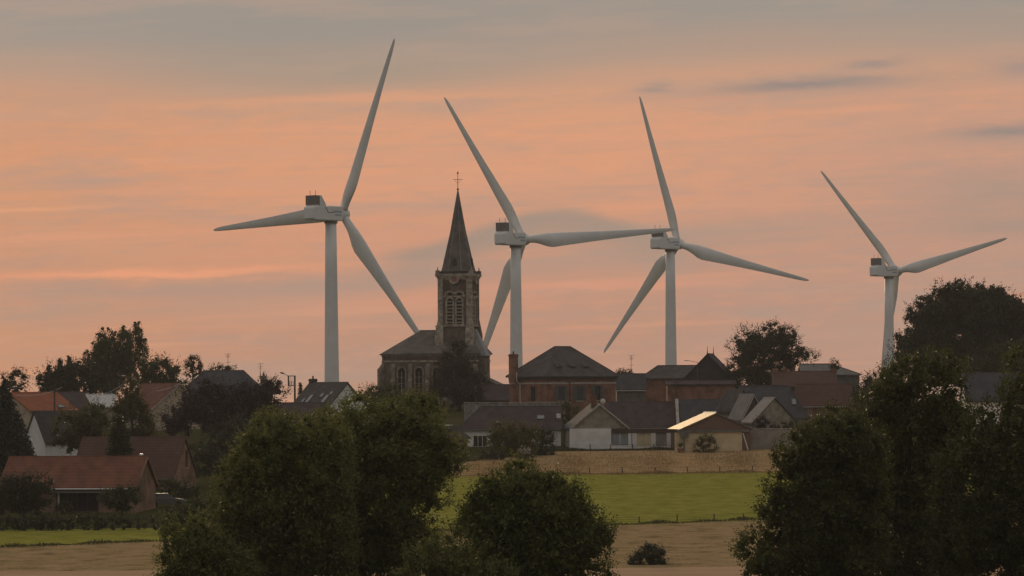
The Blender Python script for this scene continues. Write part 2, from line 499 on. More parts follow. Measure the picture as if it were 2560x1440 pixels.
class MB:
    def __init__(s):
        s.v = []; s.f = []

    def add(s, vs_, fs):
        o = len(s.v)
        s.v += [tuple(v) for v in vs_]
        s.f += [tuple(i + o for i in f) for f in fs]
        return s

    def box(s, x0, x1, y0, y1, z0, z1, mtx=None):
        vs_ = [Vector((x, y, z)) for z in (z0, z1) for x, y in ((x0, y0), (x1, y0), (x1, y1), (x0, y1))]
        if mtx:
            vs_ = [mtx @ v for v in vs_]
        return s.add(vs_, [(3, 2, 1, 0), (4, 5, 6, 7), (0, 1, 5, 4), (1, 2, 6, 5), (2, 3, 7, 6), (3, 0, 4, 7)])

    def prism(s, poly, axis, a, b):
        """poly in the two other axes, extruded along axis from a to b"""
        def mk(p, t):
            if axis == 'x': return (t, p[0], p[1])
            if axis == 'y': return (p[0], t, p[1])
            return (p[0], p[1], t)
        n = len(poly)
        vs_ = [mk(p, a) for p in poly] + [mk(p, b) for p in poly]
        fs = [tuple(range(n))[::-1], tuple(range(n, 2 * n))] + [(i, (i + 1) % n, n + (i + 1) % n, n + i) for i in range(n)]
        return s.add(vs_, fs)

    def tube(s, pts, rad, seg=8, cap=True):
        pts = [Vector([float(q) for q in p]) for p in pts]
        if not hasattr(rad, '__len__'):
            rad = [rad] * len(pts)
        rings = []
        for i, p in enumerate(pts):
            t = (pts[min(i + 1, len(pts) - 1)] - pts[max(i - 1, 0)]).normalized()
            u = t.cross(Vector((0.31, 0.95, 0.13))).normalized()
            w = t.cross(u)
            rings.append([p + float(rad[i]) * (math.cos(2 * math.pi * k / seg) * u + math.sin(2 * math.pi * k / seg) * w) for k in range(seg)])
        vs_ = [v for r_ in rings for v in r_]
        fs = []
        for i in range(len(pts) - 1):
            for k in range(seg):
                k2 = (k + 1) % seg
                fs.append((i * seg + k, i * seg + k2, (i + 1) * seg + k2, (i + 1) * seg + k))
        if cap:
            fs.append(tuple(range(seg))[::-1]); fs.append(tuple(range((len(pts) - 1) * seg, len(pts) * seg)))
        return s.add(vs_, fs)

    def build(s, name, material, parent=None, smooth=False, bevel=0.0):
        me = bpy.data.meshes.new(name)
        me.from_pydata(s.v, [], s.f)
        bm = bmesh.new(); bm.from_mesh(me)
        bmesh.ops.recalc_face_normals(bm, faces=bm.faces)
        if bevel:
            bmesh.ops.bevel(bm, geom=[e for e in bm.edges], offset=bevel, segments=2, affect='EDGES', profile=0.5)
        bm.to_mesh(me); bm.free()
        if smooth:
            for p in me.polygons:
                p.use_smooth = True
        me.materials.append(MT[material] if isinstance(material, str) else material)
        o = bpy.data.objects.new(name, me)
        COL.objects.link(o)
        if parent:
            o.parent = parent
        return o


def tag(o, label=None, cat=None, group=None, kind=None):
    if label: o['label'] = label
    if cat: o['category'] = cat
    if group: o['group'] = group
    if kind: o['kind'] = kind
    return o


def thing(name, label, cat, loc, yaw=0.0, group=None):
    o = bpy.data.objects.new(name, None)
    o.empty_display_size = 0.5
    COL.objects.link(o)
    o.location = loc
    o.rotation_euler = (0, 0, yaw)
    return tag(o, label, cat, group)


# ------------------------------------------------------------------ ground
def grid_object(name, xs_fn, Ds_rows, material, dz=0.0):
    pass


g_Ds = sorted(set(list(np.arange(-60, 300, 20.0)) + list(np.arange(300, 900, 10.0)) + list(np.arange(900, 2501, 100.0)) + [a for a, b in ZD]))
xs = np.arange(-1200, 1201, 100.0)
vv = []; ff = []
for d in g_Ds:
    for x in xs:
        vv.append((x, d, zt(d) - 0.22))
nx = len(xs)
for j in range(len(g_Ds) - 1):
    for i in range(nx - 1):
        ff.append((j * nx + i, j * nx + i + 1, (j + 1) * nx + i + 1, (j + 1) * nx + i))
MT['ground'] = field_mat('ground_grass', [(0.035, 0.038, 0.012), (0.050, 0.052, 0.018), (0.085, 0.075, 0.03)], 0.05, 0.05, 1.0)
MT['meadow'] = field_mat('meadow_grass', [(0.192, 0.188, 0.036), (0.255, 0.245, 0.046), (0.325, 0.295, 0.070)], 0.45, 0.30, 1.0,
                         thr=(0.34, 0.5, 0.66), fine=0.24)
MT['dry_field'] = field_mat('dry_field', [(0.29, 0.20, 0.085), (0.41, 0.27, 0.135), (0.50, 0.34, 0.19)], 0.35, 0.25, 1.0, fine=0.25)
MT['stubble'] = field_mat('stubble', [(0.150, 0.100, 0.062), (0.310, 0.222, 0.105), (0.39, 0.268, 0.155)], 0.40, 0.28, 1.0,
                          thr=(0.30, 0.46, 0.66), fine=0.35, bump=0.9)
MT['bare_soil'] = field_mat('bare_soil', [(0.42, 0.27, 0.165), (0.46, 0.30, 0.19), (0.50, 0.33, 0.21)], 0.06, 0.3, 1.0, fine=0.12)
MT['lawn'] = field_mat('lawn', [(0.040, 0.044, 0.014), (0.060, 0.062, 0.020), (0.080, 0.078, 0.028)], 0.1, 0.3, 1.0, fine=0.3)
gm = MB(); gm.v = vv; gm.f = ff
tag(gm.build('ground', 'ground'), kind='structure')


def strip(name, lower, upper, px0, px1, material, rows=10, step=40, dz=0.0):
    """a field sheet on the slope; lower/upper are lists of (px, py) edge points as seen from the road"""
    lx = [a for a, b in lower]; ly = [b for a, b in lower]
    ux = [a for a, b in upper]; uy = [b for a, b in upper]
    mb = MB()
    cols = list(np.arange(px0, px1 + 1, step))
    for px in cols:
        d0 = gD(px, float(np.interp(px, lx, ly))); d1 = gD(px, float(np.interp(px, ux, uy)))
        for r in range(rows + 1):
            d = d0 + (d1 - d0) * r / rows
            mb.v.append(((px - 1280) * d / F, d, zt(d) + dz))
    n = rows + 1
    for i in range(len(cols) - 1):
        for r in range(rows):
            mb.f.append((i * n + r, (i + 1) * n + r, (i + 1) * n + r + 1, i * n + r + 1))
    o = mb.build(name, material)
    return tag(o, kind='structure')


E_soil = [(-3000, 1443), (0, 1428), (400, 1426), (1560, 1420), (1900, 1416), (5000, 1400)]
E_stub = [(-3000, 1430), (0, 1369), (390, 1353), (1540, 1314), (1900, 1300), (5000, 1230)]
E_mead = [(-3000, 1342), (0, 1325), (390, 1320), (560, 1318), (700, 1250), (900, 1195), (1100, 1192), (1440, 1187), (1920, 1181), (5000, 1150)]
E_dry = [(560, 1317.5), (700, 1225), (900, 1180), (1100, 1162), (1150, 1156), (1230, 1147), (1300, 1136), (1360, 1129), (1420, 1128), (1560, 1127), (1940, 1122), (5000, 1090)]
E_lawn = [(-3000, 1275), (0, 1272), (390, 1266), (560, 1260)]
strip('dirt_track', [(-3000, 1490), (5000, 1490)], E_soil, -2000, 4400, 'bare_soil')
strip('stubble_field', E_soil, E_stub, -2000, 4400, 'stubble', 14)
strip('meadow', E_stub, E_mead, -2000, 4400, 'meadow', 16)
strip('dry_grass_field', E_mead, E_dry, 560, 4400, 'dry_field', 10, 8)
strip('lawn', E_mead, E_lawn, -2000, 560, 'lawn', 8)

# ------------------------------------------------------------------ wind turbines
HUBZ = 75.0; HUBX = 4.1; BLADE = 46.0; TILT = R(6.5)
HUB_GROUP = 'wind turbines behind the village'


def blade_mesh():
    mb = MB()
    rs = [1.0, 2.2, 3.2, 4.5, 6.0, 7.6, 9.4, 11.5, 14.5, 18.5, 23, 28, 33, 38, 42, 44.3, 45.5, 46.0]
    seg = 20
    for r in rs:
        if r < 9.4:
            t = min(1, max(0, (r - 2.2) / 7.2)); t = t * t * (3 - 2 * t)
        else:
            t = 1.0
        cmax = 3.95 if r <= 9.4 else float(np.interp(r, [9.4, 14.5, 23, 33, 42, 44.3, 45.5, 46], [3.95, 3.35, 2.5, 1.75, 1.15, 0.9, 0.55, 0.12]))
        chord = 1.95 * (1 - t) + cmax * t
        tk = (1 - t) * 1.0 + t * float(np.interp(r, [3, 9.4, 20, 46], [0.5, 0.34, 0.22, 0.16]))
        tw = t * R(float(np.interp(r, [3, 9.4, 20, 40, 46], [18, 16, 8, 1, 0])))
        off = 0.5 * (1 - t) + 0.34 * t       # leading-edge fraction in front of the pitch axis
        px_ = 0.020 * r + 1.2 * (r / BLADE) ** 2
        for k in range(seg):
            a = 2 * math.pi * k / seg
            c = math.cos(a); s_ = math.sin(a)
            yy = (off - 0.5 + 0.5 * c) * chord
            sharp = 1.0 if c > 0 else (1 - t) + t * (1 - (-c) ** 1.6 * 0.75)
            xx = 0.5 * s_ * tk * chord * sharp
            y2 = yy * math.cos(tw) - xx * math.sin(tw); x2 = yy * math.sin(tw) + xx * math.cos(tw)
            mb.v.append((x2 + px_, y2, r))
    for i in range(len(rs) - 1):
        for k in range(seg):
            k2 = (k + 1) % seg
            mb.f.append((i * seg + k, i * seg + k2, (i + 1) * seg + k2, (i + 1) * seg + k))
    mb.f.append(tuple(range(seg))); mb.f.append(tuple(range((len(rs) - 1) * seg, len(rs) * seg)))
    return mb


def lathe_x(prof, seg=24, cx=0, cy=0, cz=0):
    mb = MB()
    for x, r in prof:
        for k in range(seg):
            a = 2 * math.pi * k / seg
            mb.v.append((cx + x, cy + r * math.cos(a), cz + r * math.sin(a)))
    for i in range(len(prof) - 1):
        for k in range(seg):
            k2 = (k + 1) % seg
            mb.f.append((i * seg + k, i * seg + k2, (i + 1) * seg + k2, (i + 1) * seg + k))
    mb.f.append(tuple(range(seg))); mb.f.append(tuple(range((len(prof) - 1) * seg, len(prof) * seg)))
    return mb


def make_turbine(label):
    t = thing('wind_turbine', label, 'wind turbine', (0, 0, 0), 0, HUB_GROUP)
    tw = MB()
    hs = [-5, 0, 12, 25, 37, 50, 62, 73.2]
    tw.tube([(0, 0, h) for h in hs], [2.15 - 0.82 * max(0, h) / 73.2 for h in hs], 40)
    tw.build('tower', 'white_paint', t, smooth=True)
    yb = MB(); yb.tube([(0, 0, 72.7), (0, 0, 73.5)], 1.62, 32); yb.build('yaw_ring', 'metal_grey', t, smooth=False)
    na = MB()
    na.prism([(-7.7, 73.7), (-7.3, 73.3), (2.2, 73.3), (2.6, 73.7), (2.6, 76.4), (2.2, 76.8), (-2.6, 76.8), (-3.6, 76.6), (-7.4, 76.6), (-7.7, 76.2)], 'y', -1.75, 1.75)
    n = na.build('nacelle', 'white_paint', t, bevel=0.22)
    fa = MB(); fa.prism([(-5.55, 76.65), (-5.55, 79.2), (-5.0, 79.2), (-3.2, 76.82), (-3.4, 76.65)], 'y', -1.62, 1.62); fa.build('cooler_fairing', 'white_paint', n)
    co = MB()
    for y0 in (-1.58, 0.04):
        co.box(-7.15, -5.56, y0, y0 + 1.54, 76.95, 79.2)
        for q in range(5):
            co.box(-7.05, -7.0, y0 + 0.12 + q * 0.29, y0 + 0.2 + q * 0.29, 77.0, 79.15)
    co.build('cooler', 'radiator', n)
    for y0 in (-0.9, 0.9):
        MB().tube([(-6.3, y0, 79.15), (-6.3, y0, 80.4)], 0.06, 6).build('wind_sensor', 'iron', n)
    MB().box(-7.0, -5.7, -1.5, 1.5, 76.58, 76.95).build('cooler_base', 'white_paint', n)
    sm = MB()
    sm.box(-1.2, 2.0, -1.765, -1.7, 75.2, 75.7); sm.box(-0.4, 1.9, -1.765, -1.7, 74.4, 74.9)
    sm.build('marking', 'logo_blue', n)
    se = MB(); se.prism([(-3.9, 76.5), (-3.55, 76.5), (-2.7, 75.25), (-0.9, 75.25), (-0.9, 75.1), (-2.8, 75.1)], 'y', -1.77, -1.70); se.build('panel_seam', 'metal_grey', n)
    hub = lathe_x([(-1.5, 1.35), (-1.3, 1.55), (0.6, 1.6), (1.2, 1.4), (1.7, 1.0), (2.0, 0.45), (2.05, 0.05)]).build('hub', 'white_paint', t, smooth=True)
    hub.matrix_local = Matrix.Translation((HUBX, 0, HUBZ)) @ Matrix.Rotation(-TILT, 4, 'Y')
    bl = blade_mesh().build('blade', 'white_paint', t, smooth=True)
    bl2 = bl.copy(); bl3 = bl.copy()
    for b in (bl2, bl3):
        COL.objects.link(b); b.parent = t
    return t


def copy_tree(o, parent=None):
    c = o.copy(); COL.objects.link(c); c.parent = parent
    for ch in o.children:
        copy_tree(ch, c)
    return c


turbs = [
    ((855.8, 535.9), 946, 26.65, 49.95, 8.3, 'largest wind turbine, left of the church spire, one blade tip hidden by the church roof'),
    ((1310, 599), 1049, -31.77, 56.62, 6.15, 'wind turbine just right of the church spire, tower rising behind the brick house chimney'),
    ((1696, 610.3), 1165, -14.85, 51.42, 6.8, 'wind turbine with one blade almost straight up, rising over the dark gable with finials'),
    ((2242.3, 679), 1283, -41.79, 44.4, 7.6, 'wind turbine farthest right and smallest, tower foot hidden by the big dark tree'),
]
proto = make_turbine('x')
for i, (hp, D, alpha, yaw_, tilt_, lab) in enumerate(turbs):
    t = proto if i == 0 else copy_tree(proto)
    th = R(yaw_)
    h = P(hp[0], hp[1], D)
    t['label'] = lab
    t.location = (h.x - HUBX * math.cos(th), h.y - HUBX * math.sin(th), h.z - HUBZ)
    t.rotation_euler = (0, 0, th)
    bi = 0
    for ch in t.children:
        if ch.name.startswith('blade'):
            ch.matrix_local = Matrix.Translation((HUBX, 0, HUBZ)) @ Matrix.Rotation(-R(tilt_), 4, 'Y') @ Matrix.Rotation(R(alpha + 120 * bi), 4, 'X')
            bi += 1


# ------------------------------------------------------------------ buildings
def face_frame(face, L, W):
    """returns a matrix mapping (u right, n outward, z) to house-local for that wall"""
    if face == 'front': return Matrix(((1, 0, 0, 0), (0, -1, 0, -W / 2), (0, 0, 1, 0), (0, 0, 0, 1)))
    if face == 'back': return Matrix(((-1, 0, 0, 0), (0, 1, 0, W / 2), (0, 0, 1, 0), (0, 0, 0, 1)))
    if face == 'left': return Matrix(((0, -1, 0, -L / 2), (-1, 0, 0, 0), (0, 0, 1, 0), (0, 0, 0, 1)))
    return Matrix(((0, 1, 0, L / 2), (1, 0, 0, 0), (0, 0, 1, 0), (0, 0, 0, 1)))


def roof_slab(L, W, h, rh, ov, gov, side, th=0.16):
    """one pitch of a gable roof, lying on the wall tops"""
    s = side
    sl = rh / (W / 2)
    e = Vector((0, s * (W / 2 + ov), h - ov * sl + 0.03))
    r = Vector((0, 0, h + rh + 0.03))
    up = Vector((0, 0, th * math.sqrt(1 + sl * sl)))
    x0, x1 = -L / 2 - gov, L / 2 + gov
    poly = [(e.y, e.z), (r.y, r.z), (r.y, r.z + up.z), (e.y, e.z + up.z)]
    return MB().prism(poly, 'x', x0, x1)


def house(name, label, px, D, yaw, L, W, yg, ye, yr, wall, roof, hip=(0, 0), ov=0.35, gov=0.2, roof_back=None, cat='house', group=None):
    b = P(px, yg, D); e = P(px, ye, D); r = P(px, yr, D)
    h = e.z - b.z; rh = r.z - e.z
    root = thing(name, label, cat, b, R(yaw), group)
    root['hh'] = (h, rh, L, W)
    wl = MB()
    hl, hr = hip
    g = -2.5
    if hl == 0 and hr == 0:
        wl.prism([(-W / 2, g), (W / 2, g), (W / 2, h), (0, h + rh), (-W / 2, h)], 'x', -L / 2, L / 2)
    else:
        rl, rr = -L / 2 + hl, L / 2 - hr
        vs_ = [(-L / 2, -W / 2, g), (L / 2, -W / 2, g), (L / 2, W / 2, g), (-L / 2, W / 2, g),
               (-L / 2, -W / 2, h), (L / 2, -W / 2, h), (L / 2, W / 2, h), (-L / 2, W / 2, h), (rl, 0, h + rh - .05), (rr, 0, h + rh - .05)]
        wl.add(vs_, [(3, 2, 1, 0), (0, 1, 5, 4), (1, 2, 6, 5), (2, 3, 7, 6), (3, 0, 4, 7), (4, 5, 9, 8), (6, 7, 8, 9), (5, 6, 9), (7, 4, 8)])
    wl.build('wall', wall, root)
    if hl == 0 and hr == 0:
        f_ = roof_slab(L, W, h, rh, ov, gov, -1).build('roof', roof, root)
        b_ = roof_slab(L, W, h, rh, ov, gov, 1).build('roof', roof_back or roof, root)
        cap = MB(); cap.prism([(-0.16, h + rh + 0.12), (0.16, h + rh + 0.12), (0.0, h + rh + 0.33)], 'x', -L / 2 - gov - .02, L / 2 + gov + .02)
        cap.build('ridge_tile', roof, f_)
        root['roof_obj'] = f_.name
    else:
        sl = rh / (W / 2)
        zo = h - ov * sl + 0.04
        rl, rr = -L / 2 + hl, L / 2 - hr
        xl = -L / 2 - (ov if hl else gov); xr = L / 2 + (ov if hr else gov)
        if not hl: rl = xl
        if not hr: rr = xr
        A = [(xl, -W / 2 - ov, zo), (xr, -W / 2 - ov, zo), (xr, W / 2 + ov, zo), (xl, W / 2 + ov, zo), (rl, 0, h + rh + 0.04), (rr, 0, h + rh + 0.04)]
        B = [(x, y, z + 0.17) for x, y, z in A]
        rf = MB()
        rf.add(A + B, [(6, 7, 11, 10), (8, 9, 10, 11), (7, 8, 11), (9, 6, 10), (4, 5, 1, 0), (5, 4, 3, 2), (5, 2, 1), (4, 0, 3),
                       (0, 1, 7, 6), (1, 2, 8, 7), (2, 3, 9, 8), (3, 0, 6, 9)])
        f_ = rf.build('roof', roof, root)
        hp = MB()
        hp.tube([(rl, 0, h + rh + .23), (rr, 0, h + rh + .23)], 0.10, 6)
        if hl:
            for s in (-1, 1): hp.tube([(rl, 0, h + rh + .23), (xl, s * (W / 2 + ov), zo + .19)], 0.09, 6)
        if hr:
            for s in (-1, 1): hp.tube([(rr, 0, h + rh + .23), (xr, s * (W / 2 + ov), zo + .19)], 0.09, 6)
        hp.build('ridge_tile', 'slate' if 'slate' in roof else roof, f_)
    return root


def dims(root):
    return tuple(root['hh'])


def window(root, face, u, z, w, h, frame='trim_white', pane='glass', mull=1, sill=True, name='window'):
    hh, rh, L, W = dims(root)
    m = face_frame(face, L, W)
    fr = MB(); t = 0.09
    fr.box(u - w / 2 - t, u + w / 2 + t, 0.0, 0.07, z + h, z + h + t, m)
    fr.box(u - w / 2 - t, u + w / 2 + t, 0.0, 0.07, z - t, z, m)
    fr.box(u - w / 2 - t, u - w / 2, 0.0, 0.07, z, z + h, m); fr.box(u + w / 2, u + w / 2 + t, 0.0, 0.07, z, z + h, m)
    for q in range(mull):
        c = u - w / 2 + w * (q + 1) / (mull + 1)
        fr.box(c - 0.035, c + 0.035, 0.0, 0.06, z, z + h, m)
    o = fr.build(name, frame, root)
    pn = MB(); pn.box(u - w / 2, u + w / 2, -0.03, 0.03, z, z + h, m)
    pn.build('pane', pane, o)
    if sill:
        sm = MB(); sm.box(u - w / 2 - .15, u + w / 2 + .15, 0.0, 0.16, z - t - 0.12, z - t - .002, m); sm.build('sill', 'trim_stone', o)
    return o


def shutters(root, face, u, z, w, h):
    hh, rh, L, W = dims(root)
    m = face_frame(face, L, W)
    for s in (-1, 1):
        sb = MB(); c = u + s * (w / 2 + 0.12 + w * 0.25)
        sb.box(c - w * .25, c + w * .25, 0.003, 0.06, z - .05, z + h + .05, m)
        sb.box(c - w * .22, c + w * .22, 0.06, 0.085, z + .1, z + h * .48, m); sb.box(c - w * .22, c + w * .22, 0.06, 0.085, z + h * .54, z + h - .1, m)
        sb.build('shutter', 'shutter', root)


def slope_matrix(root, side, u, t):
    """frame lying on the roof pitch (side -1 front, +1 back) at position u along the ridge, fraction t from eave to ridge"""
    hh, rh, L, W = dims(root)
    a = math.atan2(rh, W / 2)
    y = side * (W / 2) * (1 - t); z = hh + rh * t
    if side < 0:
        m = Matrix.Translation((u, y, z)) @ Matrix.Rotation(a, 4, 'X')
    else:
        m = Matrix.Translation((u, y, z)) @ Matrix.Rotation(math.pi, 4, 'Z') @ Matrix.Rotation(a, 4, 'X')
    return m


def skylight(root, side, u, t, w, h, pane='glass_sky', lift=0.0, tilt=0.0):
    m = slope_matrix(root, side, u, t) @ Matrix.Translation((0, 0, lift * 1.2)) @ Matrix.Rotation(-R(tilt), 4, 'X')
    fr = MB(); z0, z1 = 0.16, 0.32 + lift
    fr.box(-w / 2 - .07, w / 2 + .07, -h / 2 - .07, -h / 2, z0, z1, m); fr.box(-w / 2 - .07, w / 2 + .07, h / 2, h / 2 + .07, z0, z1, m)
    fr.box(-w / 2 - .07, -w / 2, -h / 2, h / 2, z0, z1, m); fr.box(w / 2, w / 2 + .07, -h / 2, h / 2, z0, z1, m)
    o = fr.build('skylight', 'metal_grey', root)
    MB().box(-w / 2, w / 2, -h / 2, h / 2, z0, z1 - .04, m).build('pane', pane, o)
    return o


def chimney(root, u, v, w, d, z0, z1, material='brick_red', pots=2):
    c = MB(); c.box(u - w / 2, u + w / 2, v - d / 2, v + d / 2, z0, z1)
    c.box(u - w / 2 - .07, u + w / 2 + .07, v - d / 2 - .07, v + d / 2 + .07, z1 - .35, z1 - .15)
    o = c.build('chimney', material, root)
    for q in range(pots):
        pu = u + (q - (pots - 1) / 2) * w * 0.5
        MB().tube([(pu, v, z1 - .02), (pu, v, z1 + .45)], [.15, .12], 8).build('chimney_pot', 'tile_brown', o)
    return o


def gutter(root, side=-1, material='trim_white', r=0.08, drop=0.0, x0=None, x1=None):
    hh, rh, L, W = dims(root)
    y = side * (W / 2 + .42); z = hh - .35 * rh / (W / 2) + .08 - drop
    return MB().tube([(x0 if x0 is not None else -L / 2, y, z), (x1 if x1 is not None else L / 2, y, z)], r, 6).build('gutter', material, root)


def verge(root, end, material='trim_white', w=0.12, t=0.3):
    """boards along the sloping edges of a gable (end -1 left, +1 right)"""
    hh, rh, L, W = dims(root)
    x = end * (L / 2 + .23)
    mb = MB()
    sl = rh / (W / 2)
    for s in (-1, 1):
        e = (s * (W / 2 + .38), hh - .38 * sl); r = (0, hh + rh)
        mb.prism([(e[0], e[1] + .0), (r[0], r[1] + .0), (r[0], r[1] + t), (e[0], e[1] + t)], 'x', x, x + end * w)
    return mb.build('verge', material, root)


# --- left front: low brick house with the long red roof
h1 = house('brick_house', 'low brick house with long red tiled roof and white gutter, standing on the front lawn', 195, 428, -11, 15.3, 8.0, 1280, 1216, 1147, 'brick_tan', 'tile_red')
gutter(h1); verge(h1, 1, 'brick_tan', .1, .22)
window(h1, 'front', 1.2, 0.25, 4.6, 2.05, 'timber_dark', 'glass', 3, False, 'patio_door')
window(h1, 'front', -4.9, 0.9, 1.2, 1.2, 'trim_white', 'glass', 1)
m_ = MB(); m_.box(-0.98, -0.82, -4.12, -4.0, 0.0, 2.25); m_.build('porch_post', 'trim_white', h1)
m_ = MB(); m_.box(-0.6, 0.35, -4.35, -3.95, 0.0, .8); m_.build('brick_pier', 'brick_tan', h1)
m_ = MB(); m_.box(-1.6, 4.4, -4.9, -3.95, 2.2, 2.36); m_.build('awning', 'metal_grey', h1)
m_ = MB(); m_.tube([(7.1, 0.4, 5.3), (7.1, 0.4, 6.25)], .12, 8); m_.tube([(7.1, .4, 6.2), (7.1, .4, 6.34)], [.26, .2], 10); m_.build('flue', 'metal_lamp', h1)

h2 = house('brick_house', 'steep brown roofed brick house behind the long red roofed one', 336, 475, -16, 13.0, 8.0, 1212, 1190, 1098, 'brick_tan', 'tile_brown')
window(h2, 'right', 0.6, 2.2, 0.45, 1.9, 'timber_dark', 'glass', 0); gutter(h2, -1, 'metal_grey')
window(h2, 'front', 3.6, .1, 2.6, .75, 'timber_dark', 'glass', 2, False, 'garage_window')

hA = house('cottage', 'small cottage with steep white gable and dark slates, partly hidden by the spruce', 141, 541, 40, 7.0, 5.0, 1140, 1101, 1032, 'render_bright', 'slate_dark', cat='house')
hB = house('house', 'beige gabled house with bright orange tiles above the white gable cottage', 84, 588, 48, 9.3, 9.0, 1112, 1027, 985, 'render_beige', 'tile_orange')
skylight(hB, -1, 2.2, .18, 1.2, .7)
hC = house('workshop', 'workshop with pale sheet metal roof below the weeping tree', 222, 640, 6, 8.6, 7.0, 1040, 1017, 990, 'render_grey', 'metal_pale', cat='workshop')
for q in range(9):
    MB().tube([(-3.9 + q * .95, 0, dims(hC)[0] + dims(hC)[1] + .25), (-3.9 + q * .95, 0, dims(hC)[0] + dims(hC)[1] + .5)], .16, 6).build('roof_stub', 'metal_lamp', hC)  # added bright metal stubs standing in for highlights along the ridge
hC2 = house('house', 'dark roofed house between the orange roof and the pale metal roof', 160, 618, 30, 6.5, 6.5, 1060, 1022, 984, 'render_grey', 'slate_purple')
hD = house('house', 'beige gabled house with red tiles behind the purple leaved tree', 402, 612, -56, 12.0, 9.5, 1066, 1021, 963, 'render_beige', 'tile_red')
window(hD, 'front', 3.6, 0.4, 2.0, 1.8, 'timber_dark', 'glass', 1); verge(hD, 1, 'trim_stone', .1, .2)
hE = house('house', 'tall hipped slate roof house with chimney, behind the purple leaved tree', 560, 652, 0, 12.4, 9.0, 1035, 978, 930, 'render_beige', 'slate_blue', hip=(2.9, 2.9))
chimney(hE, 6.6, .5, .95, .8, 1.0, 6.3, 'stone_wall', 1)
hF = house('house', 'white gabled house with slate roof and rows of glinting skylights', 822, 612, -54, 10.6, 8.2, 1062, 1027, 960, 'render_bright', 'slate')
chimney(hF, -4.9, 0.3, 1.0, .9, 4.0, dims(hF)[0] + dims(hF)[1] + .85, 'timber_dark', 1)
for u, t, w, hh_ in ((2.9, .42, .9, 1.6), (-1.6, .42, .9, 1.6), (1.2, .55, .7, .7), (0.4, .22, .8, .7), (2.2, .10, .9, .8), (-2.9, .36, .6, .8), (3.4, .62, .7, .6)):
    skylight(hF, -1, u, t, w, hh_)
window(hF, 'right', 0.2, 1.0, 1.3, 1.3, 'trim_white', 'glass', 1)
hG = house('cottage', 'white cottage with dark slate roof directly below the skylight house', 742, 577, 0, 8.0, 7.0, 1096, 1047, 1011, 'render_white', 'slate_purple')
window(hG, 'front', -0.2, 0.9, 1.7, 1.5, 'timber_dark', 'glass', 1); window(hG, 'front', 2.9, 1.0, 1.0, 1.2, 'timber_dark', 'glass', 1)
hG2 = house('shed', 'small white gabled shed peeping over the leaves beside the skylight house', 851, 583, -70, 3.4, 3.6, 1092, 1066, 1036, 'render_bright', 'slate_dark', cat='shed')

# --- centre: behind and in front of the brick house
hH = house('barn', 'low dark slate barn between the church and the brick house', 1243, 668, 0, 6.6, 6.0, 1010, 999, 965, 'timber_dark', 'slate_purple', cat='barn')
verge(hH, -1, 'trim_stone', .15, .2)

hI = house('brick_house', 'two fronted red brick house with big hipped slate roof and tall chimney', 1407, 645, 38, 13.9, 10.6, 1014, 938, 870, 'brick_red', 'slate', hip=(5.3, 5.3), ov=.45)
hh_, rh_, L_, W_ = dims(hI)
co = MB(); co.box(-L_ / 2 - .22, L_ / 2 + .22, -W_ / 2 - .22, -W_ / 2 + .0, hh_ - .75, hh_ - .12); co.box(-L_ / 2 - .22, -L_ / 2, -W_ / 2, W_ / 2, hh_ - .75, hh_ - .12); co.build('cornice', 'timber_dark', hI)
for u in (-4.6, -0.7, 3.1):
    window(hI, 'front', u, .9, 1.15, 2.3, 'shutter', 'glass', 1); shutters(hI, 'front', u, .9, 1.15, 2.3)
window(hI, 'left', 1.0, .75, 1.0, 2.4, 'shutter', 'glass', 1)
for u in (-4.1, -1.2, 1.5):
    skylight(hI, -1, u, .3, .95, .9, 'slate', .12)
sk = slope_matrix(hI, -1, 0, 0)
chimney(hI, -7.6, 3.4, 1.25, .9, hh_ - 1.2, hh_ + 3.5, 'brick_red', 1)
dp = MB(); dp.tube([(-7.55, 2.6, hh_ + .5), (-7.55, 2.6, hh_ - .9), (-7.1, 2.3, hh_ - 1.5), (-7.1, 2.3, 0.2)], .07, 6); dp.build('downpipe', 'trim_white', hI)
bd = MB(); bd.box(-L_ / 2 - .06, L_ / 2 + .06, -W_ / 2 - .06, -W_ / 2 - .002, 3.55, 3.8); bd.box(-L_ / 2 - .06, -L_ / 2 - .002, -W_ / 2, W_ / 2, 3.55, 3.8); bd.build('string_course', 'trim_stone', hI)

hJ = house('house', 'grey slate house squeezed between the brick house and the brick hall', 1577, 662, 0, 4.9, 6.0, 1012, 974, 938, 'metal_grey', 'slate_blue', gov=.1)
gutter(hJ, -1, 'trim_white', .05)
hK = house('hall', 'brick hall with low hipped slate roof beside the dark pointed gable', 1700, 695, 0, 13.4, 8.5, 1012, 946, 917, 'brick_red', 'slate', hip=(2.8, 2.8), cat='hall')
hL = house('house', 'slate hung house with pointed dark gable and two finials', 1777, 678, 80, 8.5, 8.8, 1012, 953, 888, 'slate_dark', 'slate_dark')
hh_, rh_, L_, W_ = dims(hL)
for x in (-L_ / 2, L_ / 2):
    f_ = MB(); f_.tube([(x, 0, hh_ + rh_ + .1), (x, 0, hh_ + rh_ + .6), (x, 0, hh_ + rh_ + 1.5)], [.12, .06, .03], 6); f_.build('finial', 'iron', hL)
hL2 = house('annex', 'low red brick annex in front of the dark pointed gable', 1752, 660, 0, 11.4, 4.0, 1012, 962, 955, 'brick_red', 'slate_purple', cat='annex')

